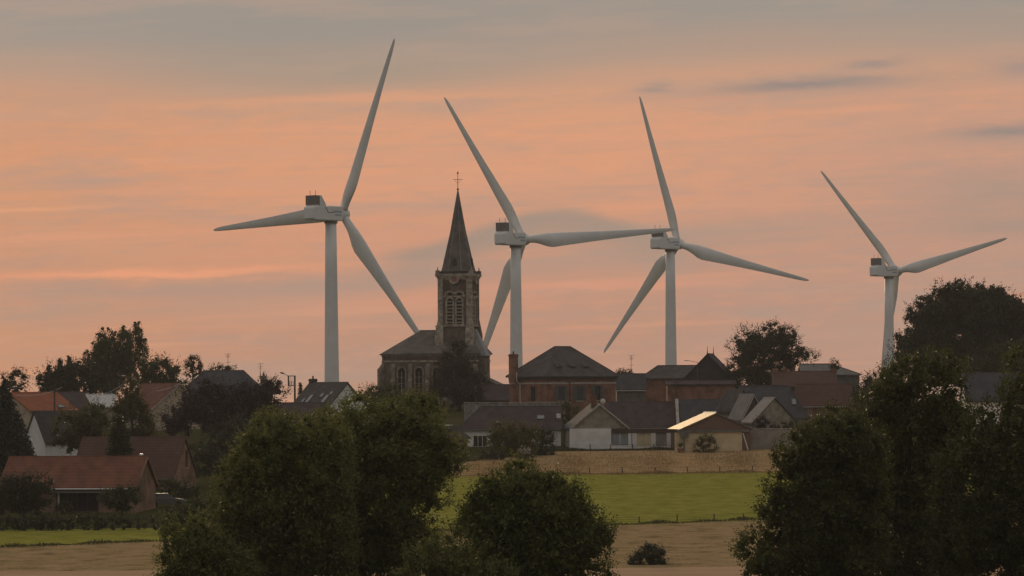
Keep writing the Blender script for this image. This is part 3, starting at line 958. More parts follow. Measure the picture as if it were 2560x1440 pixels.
hM = house('house', 'white house with long dark slate roof half hipped on its left', 1275, 565, 0, 14.6, 7.6, 1132, 1071, 1020, 'render_white', 'slate_purple', hip=(3.2, 0))
window(hM, 'front', -4.25, 1.0, 1.9, 1.5, 'trim_white', 'glass', 2); skylight(hM, -1, 4.45, .48, .95, .8); gutter(hM, -1, 'metal_grey')
m_ = slope_matrix(hM, -1, 7.0, .45); MB().box(-.3, .3, -.5, .5, .18, .6, m_).build('roof_stub', 'trim_stone', hM)
hN = house('outhouse', 'low brick outhouse with a bright skylight left of the white house', 1128, 552, 0, 4.6, 4.6, 1140, 1094, 1069, 'brick_tan', 'slate_dark', hip=(0, 1.9), cat='outhouse')
skylight(hN, -1, -.5, .62, 1.3, 1.0, 'metal_lamp', .3, 26); gutter(hN, -1, 'metal_grey')  # pane in bright metal instead of glass, tipped up to give a sun glint

hO = house('house', 'stone gabled house with white front wall, glazed veranda and brick chimney', 1488, 559, 97, 9.0, 7.8, 1126, 1069, 1013, 'gable_stone', 'slate_blue')
hh_, rh_, L_, W_ = dims(hO)
verge(hO, -1, 'trim_stone', .12, .26)
m_ = face_frame('left', L_, W_)
MB().box(-4.3, 1.6, .0, .35, -1.5, hh_ - .1, m_).build('front_wall', 'render_white', hO)
vn = MB(); vn.box(1.62, 10.2, -3.0, .32, hh_ - .75, hh_ - .12, m_); vn.build('veranda_roof', 'timber_dark', hO)
vw = MB(); vw.box(1.62, 4.55, -3.0, .25, -1.5, 0.75, m_); vw.box(4.05, 4.5, -3, .27, .75, hh_ - .76, m_); vw.box(1.62, 10.1, -3.0, -2.6, -1.5, hh_ - .76, m_); vw.box(4.56, 10.1, -.15, .2, -1.5, .55, m_); vw.build('veranda_wall', 'render_white', hO)
for u in (4.95, 7.65, 9.9):
    MB().box(u - .33, u + .33, -.2, .26, .55, hh_ - .76, m_).build('column', 'trim_white', hO)
wp = MB(); wp.box(1.8, 4.0, -.1, .15, .8, hh_ - .76, m_); o_ = wp.build('window', 'glass_sky', hO); MB().box(2.85, 2.93, .15, .2, .8, hh_ - .76, m_).build('mullion', 'trim_white', o_)
wp = MB(); wp.box(5.2, 7.4, -.1, .1, .56, hh_ - .76, m_); o_ = wp.build('window', 'render_cream', hO); MB().box(6.2, 6.4, .1, .15, .56, hh_ - .76, m_).build('mullion', 'trim_stone', o_)
wp = MB(); wp.box(7.9, 9.65, -.1, .1, .56, hh_ - .76, m_); wp.build('window', 'render_grey', hO)
chimney(hO, -2.2, .5, .75, .7, hh_ + rh_ - 1, hh_ + rh_ + 1.35, 'brick_red', 2)
dish = MB()
dm = Matrix.Translation((-4.6, -.5, hh_ + rh_ + .55)) @ Matrix.Rotation(R(80), 4, 'Y')
dish.add([dm @ Vector((.38 * r_ * math.cos(a), .38 * r_ * math.sin(a), .12 * r_ * r_)) for r_ in (.05, .5, 1) for a in np.linspace(0, 2 * math.pi, 13)[:-1]],
         [(i * 12 + k, i * 12 + (k + 1) % 12, i * 12 + 12 + (k + 1) % 12, i * 12 + 12 + k) for i in range(2) for k in range(12)])
dish.tube([(-4.6, -.5, hh_ + rh_ - .6), (-4.55, -.5, hh_ + rh_ + .5)], .03, 6)
dish.build('satellite_dish', 'trim_white', hO)

hP = house('long_house', 'long house with plain purple brown roof behind the stone gable', 1606, 590, 0, 11.2, 8.0, 1105, 1067, 1009, 'render_grey', 'slate_purple', gov=.05)
hQ = house('long_house', 'long house with blue slates and pale verge joined to the purple brown roof', 1766, 588, 0, 7.9, 8.0, 1105, 1067, 1003, 'render_grey', 'slate_blue', gov=.02)
verge(hQ, -1, 'trim_stone', .45, .4)

hR = house('shed', 'shed with glowing sheet metal roof pitch, brown boarded gable and cream wall', 1776, 549, 98, 9.0, 9.6, 1124, 1072, 1035, 'timber_brown', 'metal_grey', roof_back='metal_roof_lit', cat='shed', ov=.45)
hh_, rh_, L_, W_ = dims(hR)
m_ = face_frame('left', L_, W_)
MB().box(-5.9, 3.6, .01, .14, -1.5, hh_ - .45, m_).build('front_wall', 'render_cream', hR)
MB().box(-5.6, 4.6, .02, .4, hh_ - .44, hh_ - .1, m_).build('beam', 'metal_grey', hR)
bx = MB(); bx.box(-5.2, -4.1, .45, 1.0, hh_ - 1.15, hh_ - .35, m_); bx.box(-4.8, -4.6, .6, .8, -1.2, hh_ - 1.15, m_); bx.build('meter_box', 'metal_grey', hR)
bd = MB(); bd.tube([m_ @ Vector((3.7, .3, hh_ - .6)), m_ @ Vector((4.4, .3, 0))], .09, 6); bd.build('brace', 'trim_white', hR)

hS = house('roof_turret_house', 'narrow house with steep pale lit pitch leaning out beside the blue slates', 1868, 566, -55, 2.9, 4.0, 1100, 1045, 990, 'timber_dark', 'slate_lit', roof_back='slate_dark')
hS.name = 'narrow_house'; verge(hS, 1, 'trim_stone', .08, .2)
hS2 = house('narrow_house', 'small house with dark pitch and bright edge, left of the steep pale pitch', 1838, 576, -50, 3.4, 3.6, 1100, 1024, 977, 'render_grey', 'slate')
verge(hS2, -1, 'trim_white', .08, .18)
hT = house('narrow_house', 'weathered stone gable with pale left edge above the grey garden wall', 1924, 557, -67, 3.2, 6.6, 1110, 1054, 998, 'gable_stone', 'slate_lit', roof_back='slate_dark')
hU = house('house', 'house with broad blue grey slate roof and one slanting white skylight', 1934, 585, 0, 9.6, 8.0, 1100, 1042, 968, 'render_grey', 'slate_blue', hip=(0, 2.6))
skylight(hU, -1, 2.9, .47, .55, 1.1)
hV = house('house', 'house with plain red brown roof and white gutter beside the foreground thicket', 2062, 605, -14, 8.6, 8.0, 1080, 1014, 964, 'brick_tan', 'tile_dull')
gutter(hV, -1, 'trim_stone', .06)
hW = house('house', 'house with dark brown roof and stubby chimneys behind the red brown roof', 2010, 640, 0, 10.2, 8.0, 1050, 966, 932, 'timber_dark', 'tile_brown')
for u in (-4.6, -3.0, 4.8):
    chimney(hW, u, 0, .8, .7, dims(hW)[0], dims(hW)[0] + dims(hW)[1] + .75, 'brick_red', 1)
hX = house('barn', 'grey sheet roofed barn on the skyline right of the round leafy tree', 2072, 690, 0, 10.0, 9.0, 1010, 938, 913, 'metal_grey', 'metal_grey', hip=(0, 4.6), cat='barn')
hY = house('house', 'house with grey slate roof showing through the trees on the right', 2476, 548, 0, 7.4, 7.0, 1060, 1000, 937, 'render_white', 'slate_blue')
window(hY, 'front', -2.4, 1.0, .9, 1.1, 'trim_white', 'glass', 1)


# walls
def wall_obj(name, label, px0, px1, D, yg, yt, th, material, cat='wall'):
    a = P(px0, yg, D); b = P(px1, yg, D); t = P(px0, yt, D)
    c = (a + b) / 2
    root = thing(name, label, cat, (c.x, D, c.z))
    L = b.x - a.x; h = t.z - a.z
    mb = MB(); n = max(3, int(L / 1.2))
    for i in range(n):
        x0 = float(-L / 2 + L * i / n); x1 = -L / 2 + L * (i + 1) / n
        mb.box(x0 + .004, x1 - .004, -th / 2, th / 2, -1.5, h + random.uniform(-.05, .05))
    mb.build('wall', material, root)
    cp = MB(); cp.box(-L / 2, L / 2, -th / 2 - .06, th / 2 + .06, h + .07, h + .17); cp.build('coping', 'trim_stone', root)
    return root


wall_obj('stone_wall', 'pale rough stone garden wall below the red brick house', 1160, 1412, 600, 1040, 1008, .5, 'stone_wall')
wall_obj('garden_wall', 'grey rendered garden wall right of the cream shed', 1848, 2030, 548, 1126, 1074, .3, 'render_grey')


# ------------------------------------------------------------------ church
ch_loc = P(1148, 1010, 702)
ch = thing('church', 'dark brick village church with slate spire, rounded choir and belfry tower', 'church', ch_loc, R(-13))
q = 702 / F


def cz(py):
    return (1010 - py) * q


NH = cz(886); NR = cz(826)
foot = [(-11.0, -5), (4.5, -5), (4.5, 5), (-11.0, 5), (-13.1, 3.6), (-13.9, 1.3), (-13.9, -1.3), (-13.1, -3.6)]
MB().prism(foot, 'z', -3, NH).build('nave_wall', 'church_brick', ch)
fo = [((x + 4.5) * 1.045 - 4.5, y * 1.09, NH - .05) for x, y in foot]
fo2 = [(x, y, z + .22) for x, y, z in fo]
ra, rb = (-7.2, 0, NR), (2.2, 0, NR)
rf = MB(); n_ = len(fo)
rf.add(fo + fo2 + [ra, rb], [tuple(range(n_))[::-1]] + [(i, (i + 1) % n_, n_ + (i + 1) % n_, n_ + i) for i in range(n_)] +
       [(n_ + 0, n_ + 1, 2 * n_ + 1, 2 * n_), (n_ + 1, n_ + 2, 2 * n_ + 1), (n_ + 2, n_ + 3, 2 * n_, 2 * n_ + 1)] +
       [(n_ + i, n_ + (i + 1) % n_, 2 * n_) for i in (3, 4, 5, 6, 7)])
nr = rf.build('nave_roof', 'slate_spire', ch)
rt = MB(); rt.tube([ra, rb], .12, 6); rt.tube([(-4.2, 0, NR), (-4.2, 0, NR + 1.0)], .05, 5); rt.tube([(-4.4, 0, NR + .75), (-4.0, 0, NR + .75)], .04, 5); rt.build('ridge_tile', 'slate_dark', nr)
bd = MB()
fo3 = [((x + 4.5) * 1.012 - 4.5, y * 1.02) for x, y in foot]
bd.prism(fo3, 'z', NH - 1.35, NH - 1.05); bd.prism(fo3, 'z', NH - .32, NH - .06)
bd.build('cornice', 'church_stone', ch)
dn = MB()
for i in range(26):
    u = -10.8 + i * .58
    dn.box(u, u + .28, -5.12, -5.0, NH - .95, NH - .4)
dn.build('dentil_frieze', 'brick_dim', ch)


def arched(u, z0, w, h, y, name='window', border='church_stone', seg=10, parent=ch, pane='void'):
    fr = MB()
    t = .28
    pts = [(u - w / 2, z0), (u - w / 2, z0 + h - w / 2)] + [(u - w / 2 * math.cos(a), z0 + h - w / 2 + w / 2 * math.sin(a)) for a in np.linspace(0, math.pi, seg)] + [(u + w / 2, z0 + h - w / 2), (u + w / 2, z0)]
    outp = [(u - w / 2 - t, z0), (u - w / 2 - t, z0 + h - w / 2)] + [(u - (w / 2 + t) * math.cos(a), z0 + h - w / 2 + (w / 2 + t) * math.sin(a)) for a in np.linspace(0, math.pi, seg)] + [(u + w / 2 + t, z0 + h - w / 2), (u + w / 2 + t, z0)]
    for i in range(len(pts) - 1):
        if (Vector(pts[i]) - Vector(pts[i + 1])).length < 1e-4: continue
        fr.prism([pts[i], pts[i + 1], outp[i + 1], outp[i]], 'y', y - .16, y + .05)
    fr.box(u - w / 2 - t, u + w / 2 + t, y - .2, y + .05, z0 - .2, z0 - .002)
    o = fr.build(name, border, parent)
    MB().prism(pts, 'y', y - .04, y + .06).build('pane', pane, o)
    return o


for u in (-9.3, -6.1, -2.9, 0.3):
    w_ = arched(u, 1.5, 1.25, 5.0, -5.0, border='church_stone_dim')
    tm = MB(); tm.box(u - .05, u + .05, -5.08, -5.04, 1.5, 5.8)
    for z in (2.6, 3.7, 4.8): tm.box(u - .6, u + .6, -5.075, -5.045, z, z + .05)
    tm.build('tracery', 'church_stone', w_)
for u in (-10.85, -7.7, -4.5, -1.3, 1.9, 4.2):
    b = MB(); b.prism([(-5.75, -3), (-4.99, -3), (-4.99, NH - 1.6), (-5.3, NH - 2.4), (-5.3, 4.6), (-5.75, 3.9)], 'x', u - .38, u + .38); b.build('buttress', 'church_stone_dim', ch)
for (x, y) in ((-13.2, -3.7), (-14.0, -1.3), (-14.0, 1.3)):
    a = math.atan2(y, x + 10)
    b = MB(); b.box(-.15, .75, -.38, .38, -3, NH - 2.6, Matrix.Translation((x, y, 0)) @ Matrix.Rotation(a, 4, 'Z'))
    b.add([Matrix.Translation((x, y, 0)) @ Matrix.Rotation(a, 4, 'Z') @ Vector(v) for v in ((-.15, -.38, NH - 2.6), (.75, -.38, NH - 2.6), (.75, .38, NH - 2.6), (-.15, .38, NH - 2.6), (-.15, -.38, NH - 1.5), (-.15, .38, NH - 1.5))],
          [(0, 1, 4), (2, 3, 5), (1, 2, 5, 4), (3, 0, 4, 5)]); b.build('buttress', 'church_stone_dim', ch)

# tower
TH = 2.92; TT = cz(692)
tower = MB().box(-TH, TH, -TH, TH, -3, TT).build('tower', 'church_brick', ch)
for sx in (-1, 1):
    for sy in (-1, 1):
        b = MB()
        x0, x1 = sorted((sx * (TH - .75), sx * (TH + .16))); y0, y1 = sorted((sy * (TH - .75), sy * (TH + .16)))
        b.box(x0, x1, y0, y1, cz(800), TT - .3)
        bx0, bx1 = sorted((sx * (TH - .9), sx * (TH + .62))); by0, by1 = sorted((sy * (TH - .9), sy * (TH + .62)))
        b.box(bx0, bx1, by0, by1, 4, cz(838))
        tp = [(x0, y0), (x1, y0), (x1, y1), (x0, y1)]; bt = [(bx0, by0), (bx1, by0), (bx1, by1), (bx0, by1)]
        b.add([(x, y, cz(838) + .0) for x, y in bt] + [(x, y, cz(798)) for x, y in tp], [(0, 1, 5, 4), (1, 2, 6, 5), (2, 3, 7, 6), (3, 0, 4, 7), (4, 5, 6, 7)])
        b.build('corner_pier', 'church_stone' if sy < 0 else 'church_brick', tower)
cn = MB()
cn.box(-TH - .25, TH + .25, -TH - .25, TH + .25, cz(817), cz(813)); cn.box(-TH - .18, TH + .18, -TH - .18, TH + .18, cz(743), cz(740))
for i, (e, z0, z1) in enumerate(((.2, 700, 696), (.34, 696, 692), (.52, 692, 685))):
    cn.box(-TH - e, TH + e, -TH - e, TH + e, cz(z0), cz(z1) - .004)
cn.build('tower_cornice', 'church_stone', tower)
for sx in (-1, 1):
    for sy in (-1, 1):
        c = MB(); x, y = sx * (TH + .14), sy * (TH + .14)
        c.box(x - .35, x + .35, y - .35, y + .35, cz(685), cz(677)); c.tube([(x, y, cz(677)), (x, y, cz(674)), (x, y, cz(668))], [.22, .12, .05], 6)
        c.build('pinnacle', 'church_stone', tower)
pp = MB(); pp.box(-TH - .4, TH + .4, -TH - .4, -TH - .2, cz(685) + .002, cz(679)); pp.box(-TH - .4, TH + .4, TH + .2, TH + .4, cz(685) + .002, cz(679)); pp.box(-TH - .4, -TH - .2, -TH - .19, TH + .19, cz(685) + .002, cz(679)); pp.box(TH + .2, TH + .4, -TH - .19, TH + .19, cz(685) + .002, cz(679)); pp.build('parapet', 'slate_dark', tower)


def belfry(rot, parent):
    m = Matrix.Rotation(rot, 4, 'Z')
    for u in (-.86, .86):
        o = arched(u, cz(811), 1.0, cz(745) - cz(811) - .1, -TH, 'belfry_window', parent=parent)
        lv = MB()
        z = cz(811) + .15
        while z < cz(752):
            lv.prism([(-TH - .14, z), (-TH - .02, z + .28), (-TH - .02, z + .34), (-TH - .17, z + .06)], 'x', u - .49, u + .49)
            z += .62
        l_ = lv.build('louvre', 'louvre', o)
        oc = MB(); oc.prism([(u + .34 * math.cos(a), cz(737) + .34 * math.sin(a)) for a in np.linspace(0, 2 * math.pi, 13)[:-1]], 'y', -TH - .06, -TH + .02)
        oc_o = oc.build('roundel', 'void', parent)
        for x in (o, oc_o):
            x.matrix_local = m
    ring = MB()
    for k in range(16):
        a, b = 2 * math.pi * k / 16, 2 * math.pi * (k + 1) / 16
        ring.prism([(r_ * math.cos(t), cz(699) + r_ * math.sin(t)) for r_, t in ((.55, a), (.55, b), (.9, b), (.9, a))], 'y', -TH - .5, -TH - .02)
    o = ring.build('oculus', 'church_stone', parent); o.matrix_local = m
    MB().prism([(.55 * math.cos(a), cz(699) + .55 * math.sin(a)) for a in np.linspace(0, 2 * math.pi, 17)[:-1]], 'y', -TH - .42, -TH - .02).build('oculus_panel', 'brick_red', o)
    hd = MB()
    hd.prism([(-1.9, cz(745)), (-1.7, cz(731)), (-.86, cz(727)), (0, cz(732)), (.86, cz(727)), (1.7, cz(731)), (1.9, cz(745)), (1.65, cz(745)), (1.5, cz(735)), (.86, cz(731)), (0, cz(736)), (-.86, cz(731)), (-1.5, cz(735)), (-1.65, cz(745))], 'y', -TH - .1, -TH - .01)
    o = hd.build('hood_mould', 'church_stone', parent); o.matrix_local = m
    for s in (-1, 1):
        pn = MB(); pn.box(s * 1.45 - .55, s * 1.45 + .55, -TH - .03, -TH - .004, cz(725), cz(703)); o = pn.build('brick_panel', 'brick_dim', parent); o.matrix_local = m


belfry(0, tower); belfry(math.pi / 2, tower)

sp_ = MB()
z0, z1 = cz(684), cz(474)
nb = 8
prof = [(z0, 3.0), (z0 + .8, 2.72), (z0 + 1.6, 2.52), (z0 + (z1 - z0) * .5, 1.27), (z1, .05)]
for z, r_ in prof:
    for k in range(nb):
        a = 2 * math.pi * (k + .5) / nb
        sp_.v.append((r_ / math.cos(math.pi / 8) * math.cos(a), r_ / math.cos(math.pi / 8) * math.sin(a), z))
for i in range(len(prof) - 1):
    for k in range(nb):
        k2 = (k + 1) % nb
        sp_.f.append((i * nb + k, i * nb + k2, (i + 1) * nb + k2, (i + 1) * nb + k))
sp_.f.append(tuple(range(nb))[::-1])
spire = sp_.build('spire', 'slate_spire', ch)
ar = MB()
for k in range(nb):
    a = 2 * math.pi * (k + .5) / nb
    ar.tube([(r_ / math.cos(math.pi / 8) * math.cos(a), r_ / math.cos(math.pi / 8) * math.sin(a), z) for z, r_ in prof], [.09, .08, .08, .06, .03], 5)
ar.build('spire_rib', 'slate_pale', spire)
for ang in (0, math.pi / 2, math.pi, -math.pi / 2):
    lu = MB(); m = Matrix.Rotation(ang, 4, 'Z')
    lu.add([m @ Vector(v) for v in ((-.35, -2.65, z0 + 1.3), (.35, -2.65, z0 + 1.3), (.35, -2.65, z0 + 2.1), (-.35, -2.65, z0 + 2.1), (0, -2.65, z0 + 2.7), (-.35, -1.6, z0 + 1.3), (.35, -1.6, z0 + 1.3), (.35, -1.6, z0 + 2.1), (-.35, -1.6, z0 + 2.1), (0, -1.6, z0 + 2.7))],
           [(0, 1, 2, 4, 3), (1, 6, 7, 2), (2, 7, 9, 4), (4, 9, 8, 3), (3, 8, 5, 0), (5, 6, 1, 0), (6, 5, 8, 9, 7)])
    lu.build('lucarne', 'slate_dark', spire)
cs = MB()
cs.tube([(0, 0, z1 - .3), (0, 0, cz(428))], [.07, .045], 6); cs.tube([(-.85, 0, cz(449)), (.85, 0, cz(449))], .04, 6); cs.tube([(-.5, .0, cz(448) - .3), (0, 0, cz(448) - .75), (.5, 0, cz(448) - .3)], .03, 5)
cs.tube([(0, 0, cz(435)), (0, 0, cz(433)), (0, 0, cz(430))], [.05, .2, .05], 8); cs.tube([(0, 0, cz(476)), (0, 0, cz(473)), (0, 0, cz(470))], [.08, .22, .05], 8)
cs.build('cross', 'iron', spire)

# stair turret with pale roof, and the low lean-to right of it
ut = MB(); ut.box(3.3, 5.6, -3.6, -0.4, -3, NH - .3); st = ut.build('stair_turret', 'church_brick', ch)
tr = MB(); bz = NH - .3
tr.add([(3.0, -3.9, bz), (5.9, -3.9, bz), (5.9, -.1, bz), (3.0, -.1, bz), (3.55, -2.1, cz(824)), (3.75, -1.6, cz(824))], [(3, 2, 1, 0), (0, 1, 4), (1, 2, 5, 4), (2, 3, 5), (3, 0, 4, 5)])
tr.build('turret_roof', 'slate_pale', ch)
lt = MB(); lt.prism([(4.5, -3), (7.6, -3), (7.6, cz(966)), (4.5, cz(945))], 'y', -2.5, 3); lt.build('side_room', 'church_brick', ch)
lt = MB(); lt.prism([(4.5, cz(945) + .02), (7.9, cz(966) - .02), (7.9, cz(966) + .18), (4.5, cz(945) + .22)], 'y', -2.8, 3.2); lt.build('side_room_roof', 'slate', ch)
# ------------------------------------------------------------------ vegetation
def inside(poly, x, y):
    r_ = False; n = len(poly); j = n - 1
    for i in range(n):
        xi, yi = poly[i]; xj, yj = poly[j]
        if (yi > y) != (yj > y) and x < (xj - xi) * (y - yi) / (yj - yi) + xi:
            r_ = not r_
        j = i
    return r_


def edge_dist(poly, x, y):
    best = 1e9; n = len(poly)
    for i in range(n):
        ax, ay = poly[i]; bx, by = poly[(i + 1) % n]
        vx, vy = bx - ax, by - ay
        t = max(0, min(1, ((x - ax) * vx + (y - ay) * vy) / (vx * vx + vy * vy + 1e-9)))
        best = min(best, math.hypot(x - ax - t * vx, y - ay - t * vy))
    return best


def leaves_mesh(name, c, a, b, material, parent):
    """c centres, a half-length vectors, b half-width vectors (N,3 arrays) -> one mesh of pointed leaves"""
    n = len(c)
    v = np.empty((n, 4, 3), dtype=np.float32)
    v[:, 0] = c - a; v[:, 1] = c + b; v[:, 2] = c + a; v[:, 3] = c - b
    me = bpy.data.meshes.new(name)
    me.vertices.add(n * 4)
    me.vertices.foreach_set('co', v.reshape(-1))
    me.loops.add(n * 4)
    me.loops.foreach_set('vertex_index', np.arange(n * 4, dtype=np.int32))
    me.polygons.add(n)
    me.polygons.foreach_set('loop_start', np.arange(0, n * 4, 4, dtype=np.int32))
    me.update(calc_edges=True)
    me.materials.append(MT[material])
    o = bpy.data.objects.new(name, me)
    COL.objects.link(o)
    if parent: o.parent = parent
    return o


def unit(rng, n):
    d = rng.normal(size=(n, 3))
    return d / np.linalg.norm(d, axis=1, keepdims=True)


def norm(v):
    return v / (np.linalg.norm(v, axis=1, keepdims=True) + 1e-9)


def foliage(rng, clumps, leaf, dens, twig, k, style='bush', fill=1.0, up=0.35):
    C = np.array([c[:3] for c in clumps]); Rr = np.array([c[3] for c in clumps])
    nt_ = np.maximum(6, (1.35 * dens * Rr ** 2).astype(int))
    idx = np.repeat(np.arange(len(clumps)), nt_)
    d = unit(rng, len(idx))
    d[:, 2] += up * 0.6; d = norm(d)
    st = C[idx] + d * (Rr[idx] * rng.uniform(0.25, 0.95, len(idx)) ** 0.7)[:, None] * np.array([1, 1, .9])
    ln = np.minimum(twig, Rr[idx] * .7 + .1) * rng.uniform(.4, 1.15, len(idx))
    if style == 'shoots': ln = np.where(rng.random(len(idx)) < .10, ln * 2.1, ln)
    if style == 'weep': ln = twig * rng.uniform(.4, 1.15, len(idx))
    if style == 'weep':
        td = np.zeros_like(d); td[:, 2] = -1; td += d * .22; td = norm(td)
        st = C[idx] + d * (Rr[idx] * rng.uniform(.5, 1.0, len(idx)))[:, None]
    else:
        td = norm(d * .9 + np.array([0, 0, up]) + rng.normal(scale=.35, size=d.shape))
    c = np.repeat(st, k, axis=0) + np.repeat(td * ln[:, None], k, axis=0) * np.tile(np.linspace(0, 1, k), len(idx))[:, None]
    n = len(c)
    c = c + rng.normal(scale=leaf * .55, size=(n, 3))
    ax = norm(np.repeat(td, k, axis=0) * .7 + unit(rng, n))
    if style == 'weep': ax = norm(np.repeat(td, k, axis=0) + .5 * unit(rng, n))
    s = leaf * rng.uniform(.5, 1.5, n)
    bx = norm(np.cross(ax, unit(rng, n)))
    A = ax * (s * .5)[:, None]; B = bx * (s * .27)[:, None]
    if fill:
        nf = np.maximum(6, (fill * 3.0 * Rr ** 2 / leaf ** 2).astype(int))
        i2 = np.repeat(np.arange(len(clumps)), nf)
        d2 = unit(rng, len(i2))
        c2 = C[i2] + d2 * (Rr[i2] * .62 * rng.uniform(0, 1, len(i2)) ** .4)[:, None]
        a2 = unit(rng, len(i2)); b2 = norm(np.cross(a2, unit(rng, len(i2))))
        s2 = leaf * rng.uniform(1.6, 2.8, len(i2))
        c = np.concatenate([c, c2]); A = np.concatenate([A, a2 * (s2 * .5)[:, None]]); B = np.concatenate([B, b2 * (s2 * .34)[:, None]])
    return c, A, B


shoot_pts = []


def clumps_from(rng, poly, D, base, n, rmin, rmax, flat=.8, hw=None, sprays=1.6):
    """clump centres (thing-local metres) filling the crown whose silhouette is poly"""
    sc = mpp(D)
    pts = []
    w = []
    pm = [tuple((P(px, py, D) - base).xz) for px, py in poly]
    x0 = min(p[0] for p in pm); x1 = max(p[0] for p in pm); y0 = min(p[1] for p in pm); y1 = max(p[1] for p in pm)
    hw = hw or min(x1 - x0, (y1 - y0) * 1.2) / 2
    tries = 0
    while len(pts) < n and tries < n * 60:
        tries += 1
        x = rng.uniform(x0, x1); y = rng.uniform(y0, y1)
        if not inside(pm, x, y): continue
        ds = edge_dist(pm, x, y)
        if ds < rmin * .4: continue
        r_ = min(rmax, max(rmin, ds * .72)) * rng.uniform(.75, 1.0)
        e = min(ds, hw)
        dep = math.sqrt(max(0, hw * hw - (hw - e) ** 2)) * flat
        s = rng.uniform(-1, 1); s = math.copysign(abs(s) ** .6, s)
        yy = s * dep
        if any((x - p[0]) ** 2 + (y - p[2]) ** 2 + (yy - p[1]) ** 2 < (.34 * (r_ + p[3])) ** 2 for p in pts): continue
        pts.append((x, yy, y, r_))
    # outline points from which leafy shoots stick out
    cxm = sum(p[0] for p in pm) / len(pm); cym = sum(p[1] for p in pm) / len(pm)
    seg = [(pm[i], pm[(i + 1) % len(pm)]) for i in range(len(pm))]
    ws = np.array([math.hypot(b[0] - a[0], b[1] - a[1]) for a, b in seg]); tot = ws.sum(); ws = ws / tot
    sh = []
    for q in range(int(tot / rmin * sprays)):
        a, b = seg[int(rng.choice(len(seg), p=ws))]
        t = rng.random(); x = a[0] + (b[0] - a[0]) * t; y = a[1] + (b[1] - a[1]) * t
        if y < y0 + .12 * (y1 - y0): continue
        d = math.hypot(x - cxm, y - cym) + 1e-6
        o = rng.uniform(-1.5, -.5) * rmin
        sh.append((x + (x - cxm) / d * o, rng.normal() * hw * .25, y + (y - cym) / d * o, (x - cxm) / d, (y - cym) / d))
    shoot_pts[:] = sh
    return pts


_seed = [11]


def tree(name, label, cat, poly, D, base_px, material, leaf, n, rmin, rmax, dens=26, twig=.8, k=8, style='bush', flat=.8, trunk=.25,
         group=None, fill=1.0, up=.35, base_y=None, crown_name='crown', limbs=10, hw=None, bark='bark', sprays=1.6):
    _seed[0] += 1
    rng = np.random.default_rng(_seed[0])
    gx = P(base_px, HY, D).x
    base = Vector((gx, D, zt(D) - .05))
    root = thing(name, label, cat, base, 0, group)
    cl = clumps_from(rng, poly, D, base, n, rmin, rmax, flat, hw, sprays)
    c, A, B = foliage(rng, cl, leaf, dens, twig, k, style, fill, up)
    if shoot_pts and style != 'weep':
        S = np.array(shoot_pts); m_n = len(S); kk = 13
        dv = np.stack([S[:, 3] * .7 + rng.normal(scale=.35, size=m_n), rng.normal(scale=.4, size=m_n), S[:, 4] * .5 + .65 + rng.normal(scale=.25, size=m_n)], 1)
        dv = norm(dv); L_s = rmin * rng.uniform(1.6, 3.6, m_n)
        tt = np.tile(np.linspace(0, 1, kk), m_n)
        c3 = np.repeat(S[:, :3], kk, axis=0) + np.repeat(dv * L_s[:, None], kk, axis=0) * tt[:, None] + rng.normal(scale=leaf * .8, size=(m_n * kk, 3)) * (1.25 - tt)[:, None]
        a3 = norm(np.repeat(dv, kk, axis=0) + .8 * unit(rng, m_n * kk)); b3 = norm(np.cross(a3, unit(rng, m_n * kk)))
        s3 = leaf * rng.uniform(.6, 1.3, m_n * kk) * (1.15 - .5 * tt)
        c = np.concatenate([c, c3]); A = np.concatenate([A, a3 * (s3 * .5)[:, None]]); B = np.concatenate([B, b3 * (s3 * .27)[:, None]])
    leaves_mesh(crown_name, c, A, B, material, root)
    if trunk:
        zs = [p[2] for p in cl]
        top = min(zs) + .72 * (max(zs) - min(zs))
        cx = sum(p[0] for p in cl) / len(cl)
        tb = MB()
        lean = rng.normal(scale=.15, size=2)
        pts = [Vector((cx * t ** 1.5 * .9 + lean[0] * t, lean[1] * t, -.6 + (top + .6) * t)) for t in np.linspace(0, 1, 7)]
        tb.tube(pts, [trunk * (1.25 - 1.0 * t) for t in np.linspace(0, 1, 7)], 9)
        order = sorted(cl, key=lambda p: rng.random())[:limbs]
        for p in order:
            t = min(.95, max(.2, (p[2] - .25 * abs(p[0] - cx)) / max(top, .1) * .75))
            i = t * 6; i0 = min(5, int(i)); s0 = pts[i0].lerp(pts[i0 + 1], i - i0)
            e = Vector(p[:3]); mid = s0.lerp(e, .5) + Vector((0, 0, .08 * (e - s0).length))
            r0 = trunk * (1.2 - t) * .45
            tb.tube([s0, mid, e], [r0, r0 * .7, r0 * .25], 6)
        tb.build('trunk', bark, root, smooth=True)
    return root


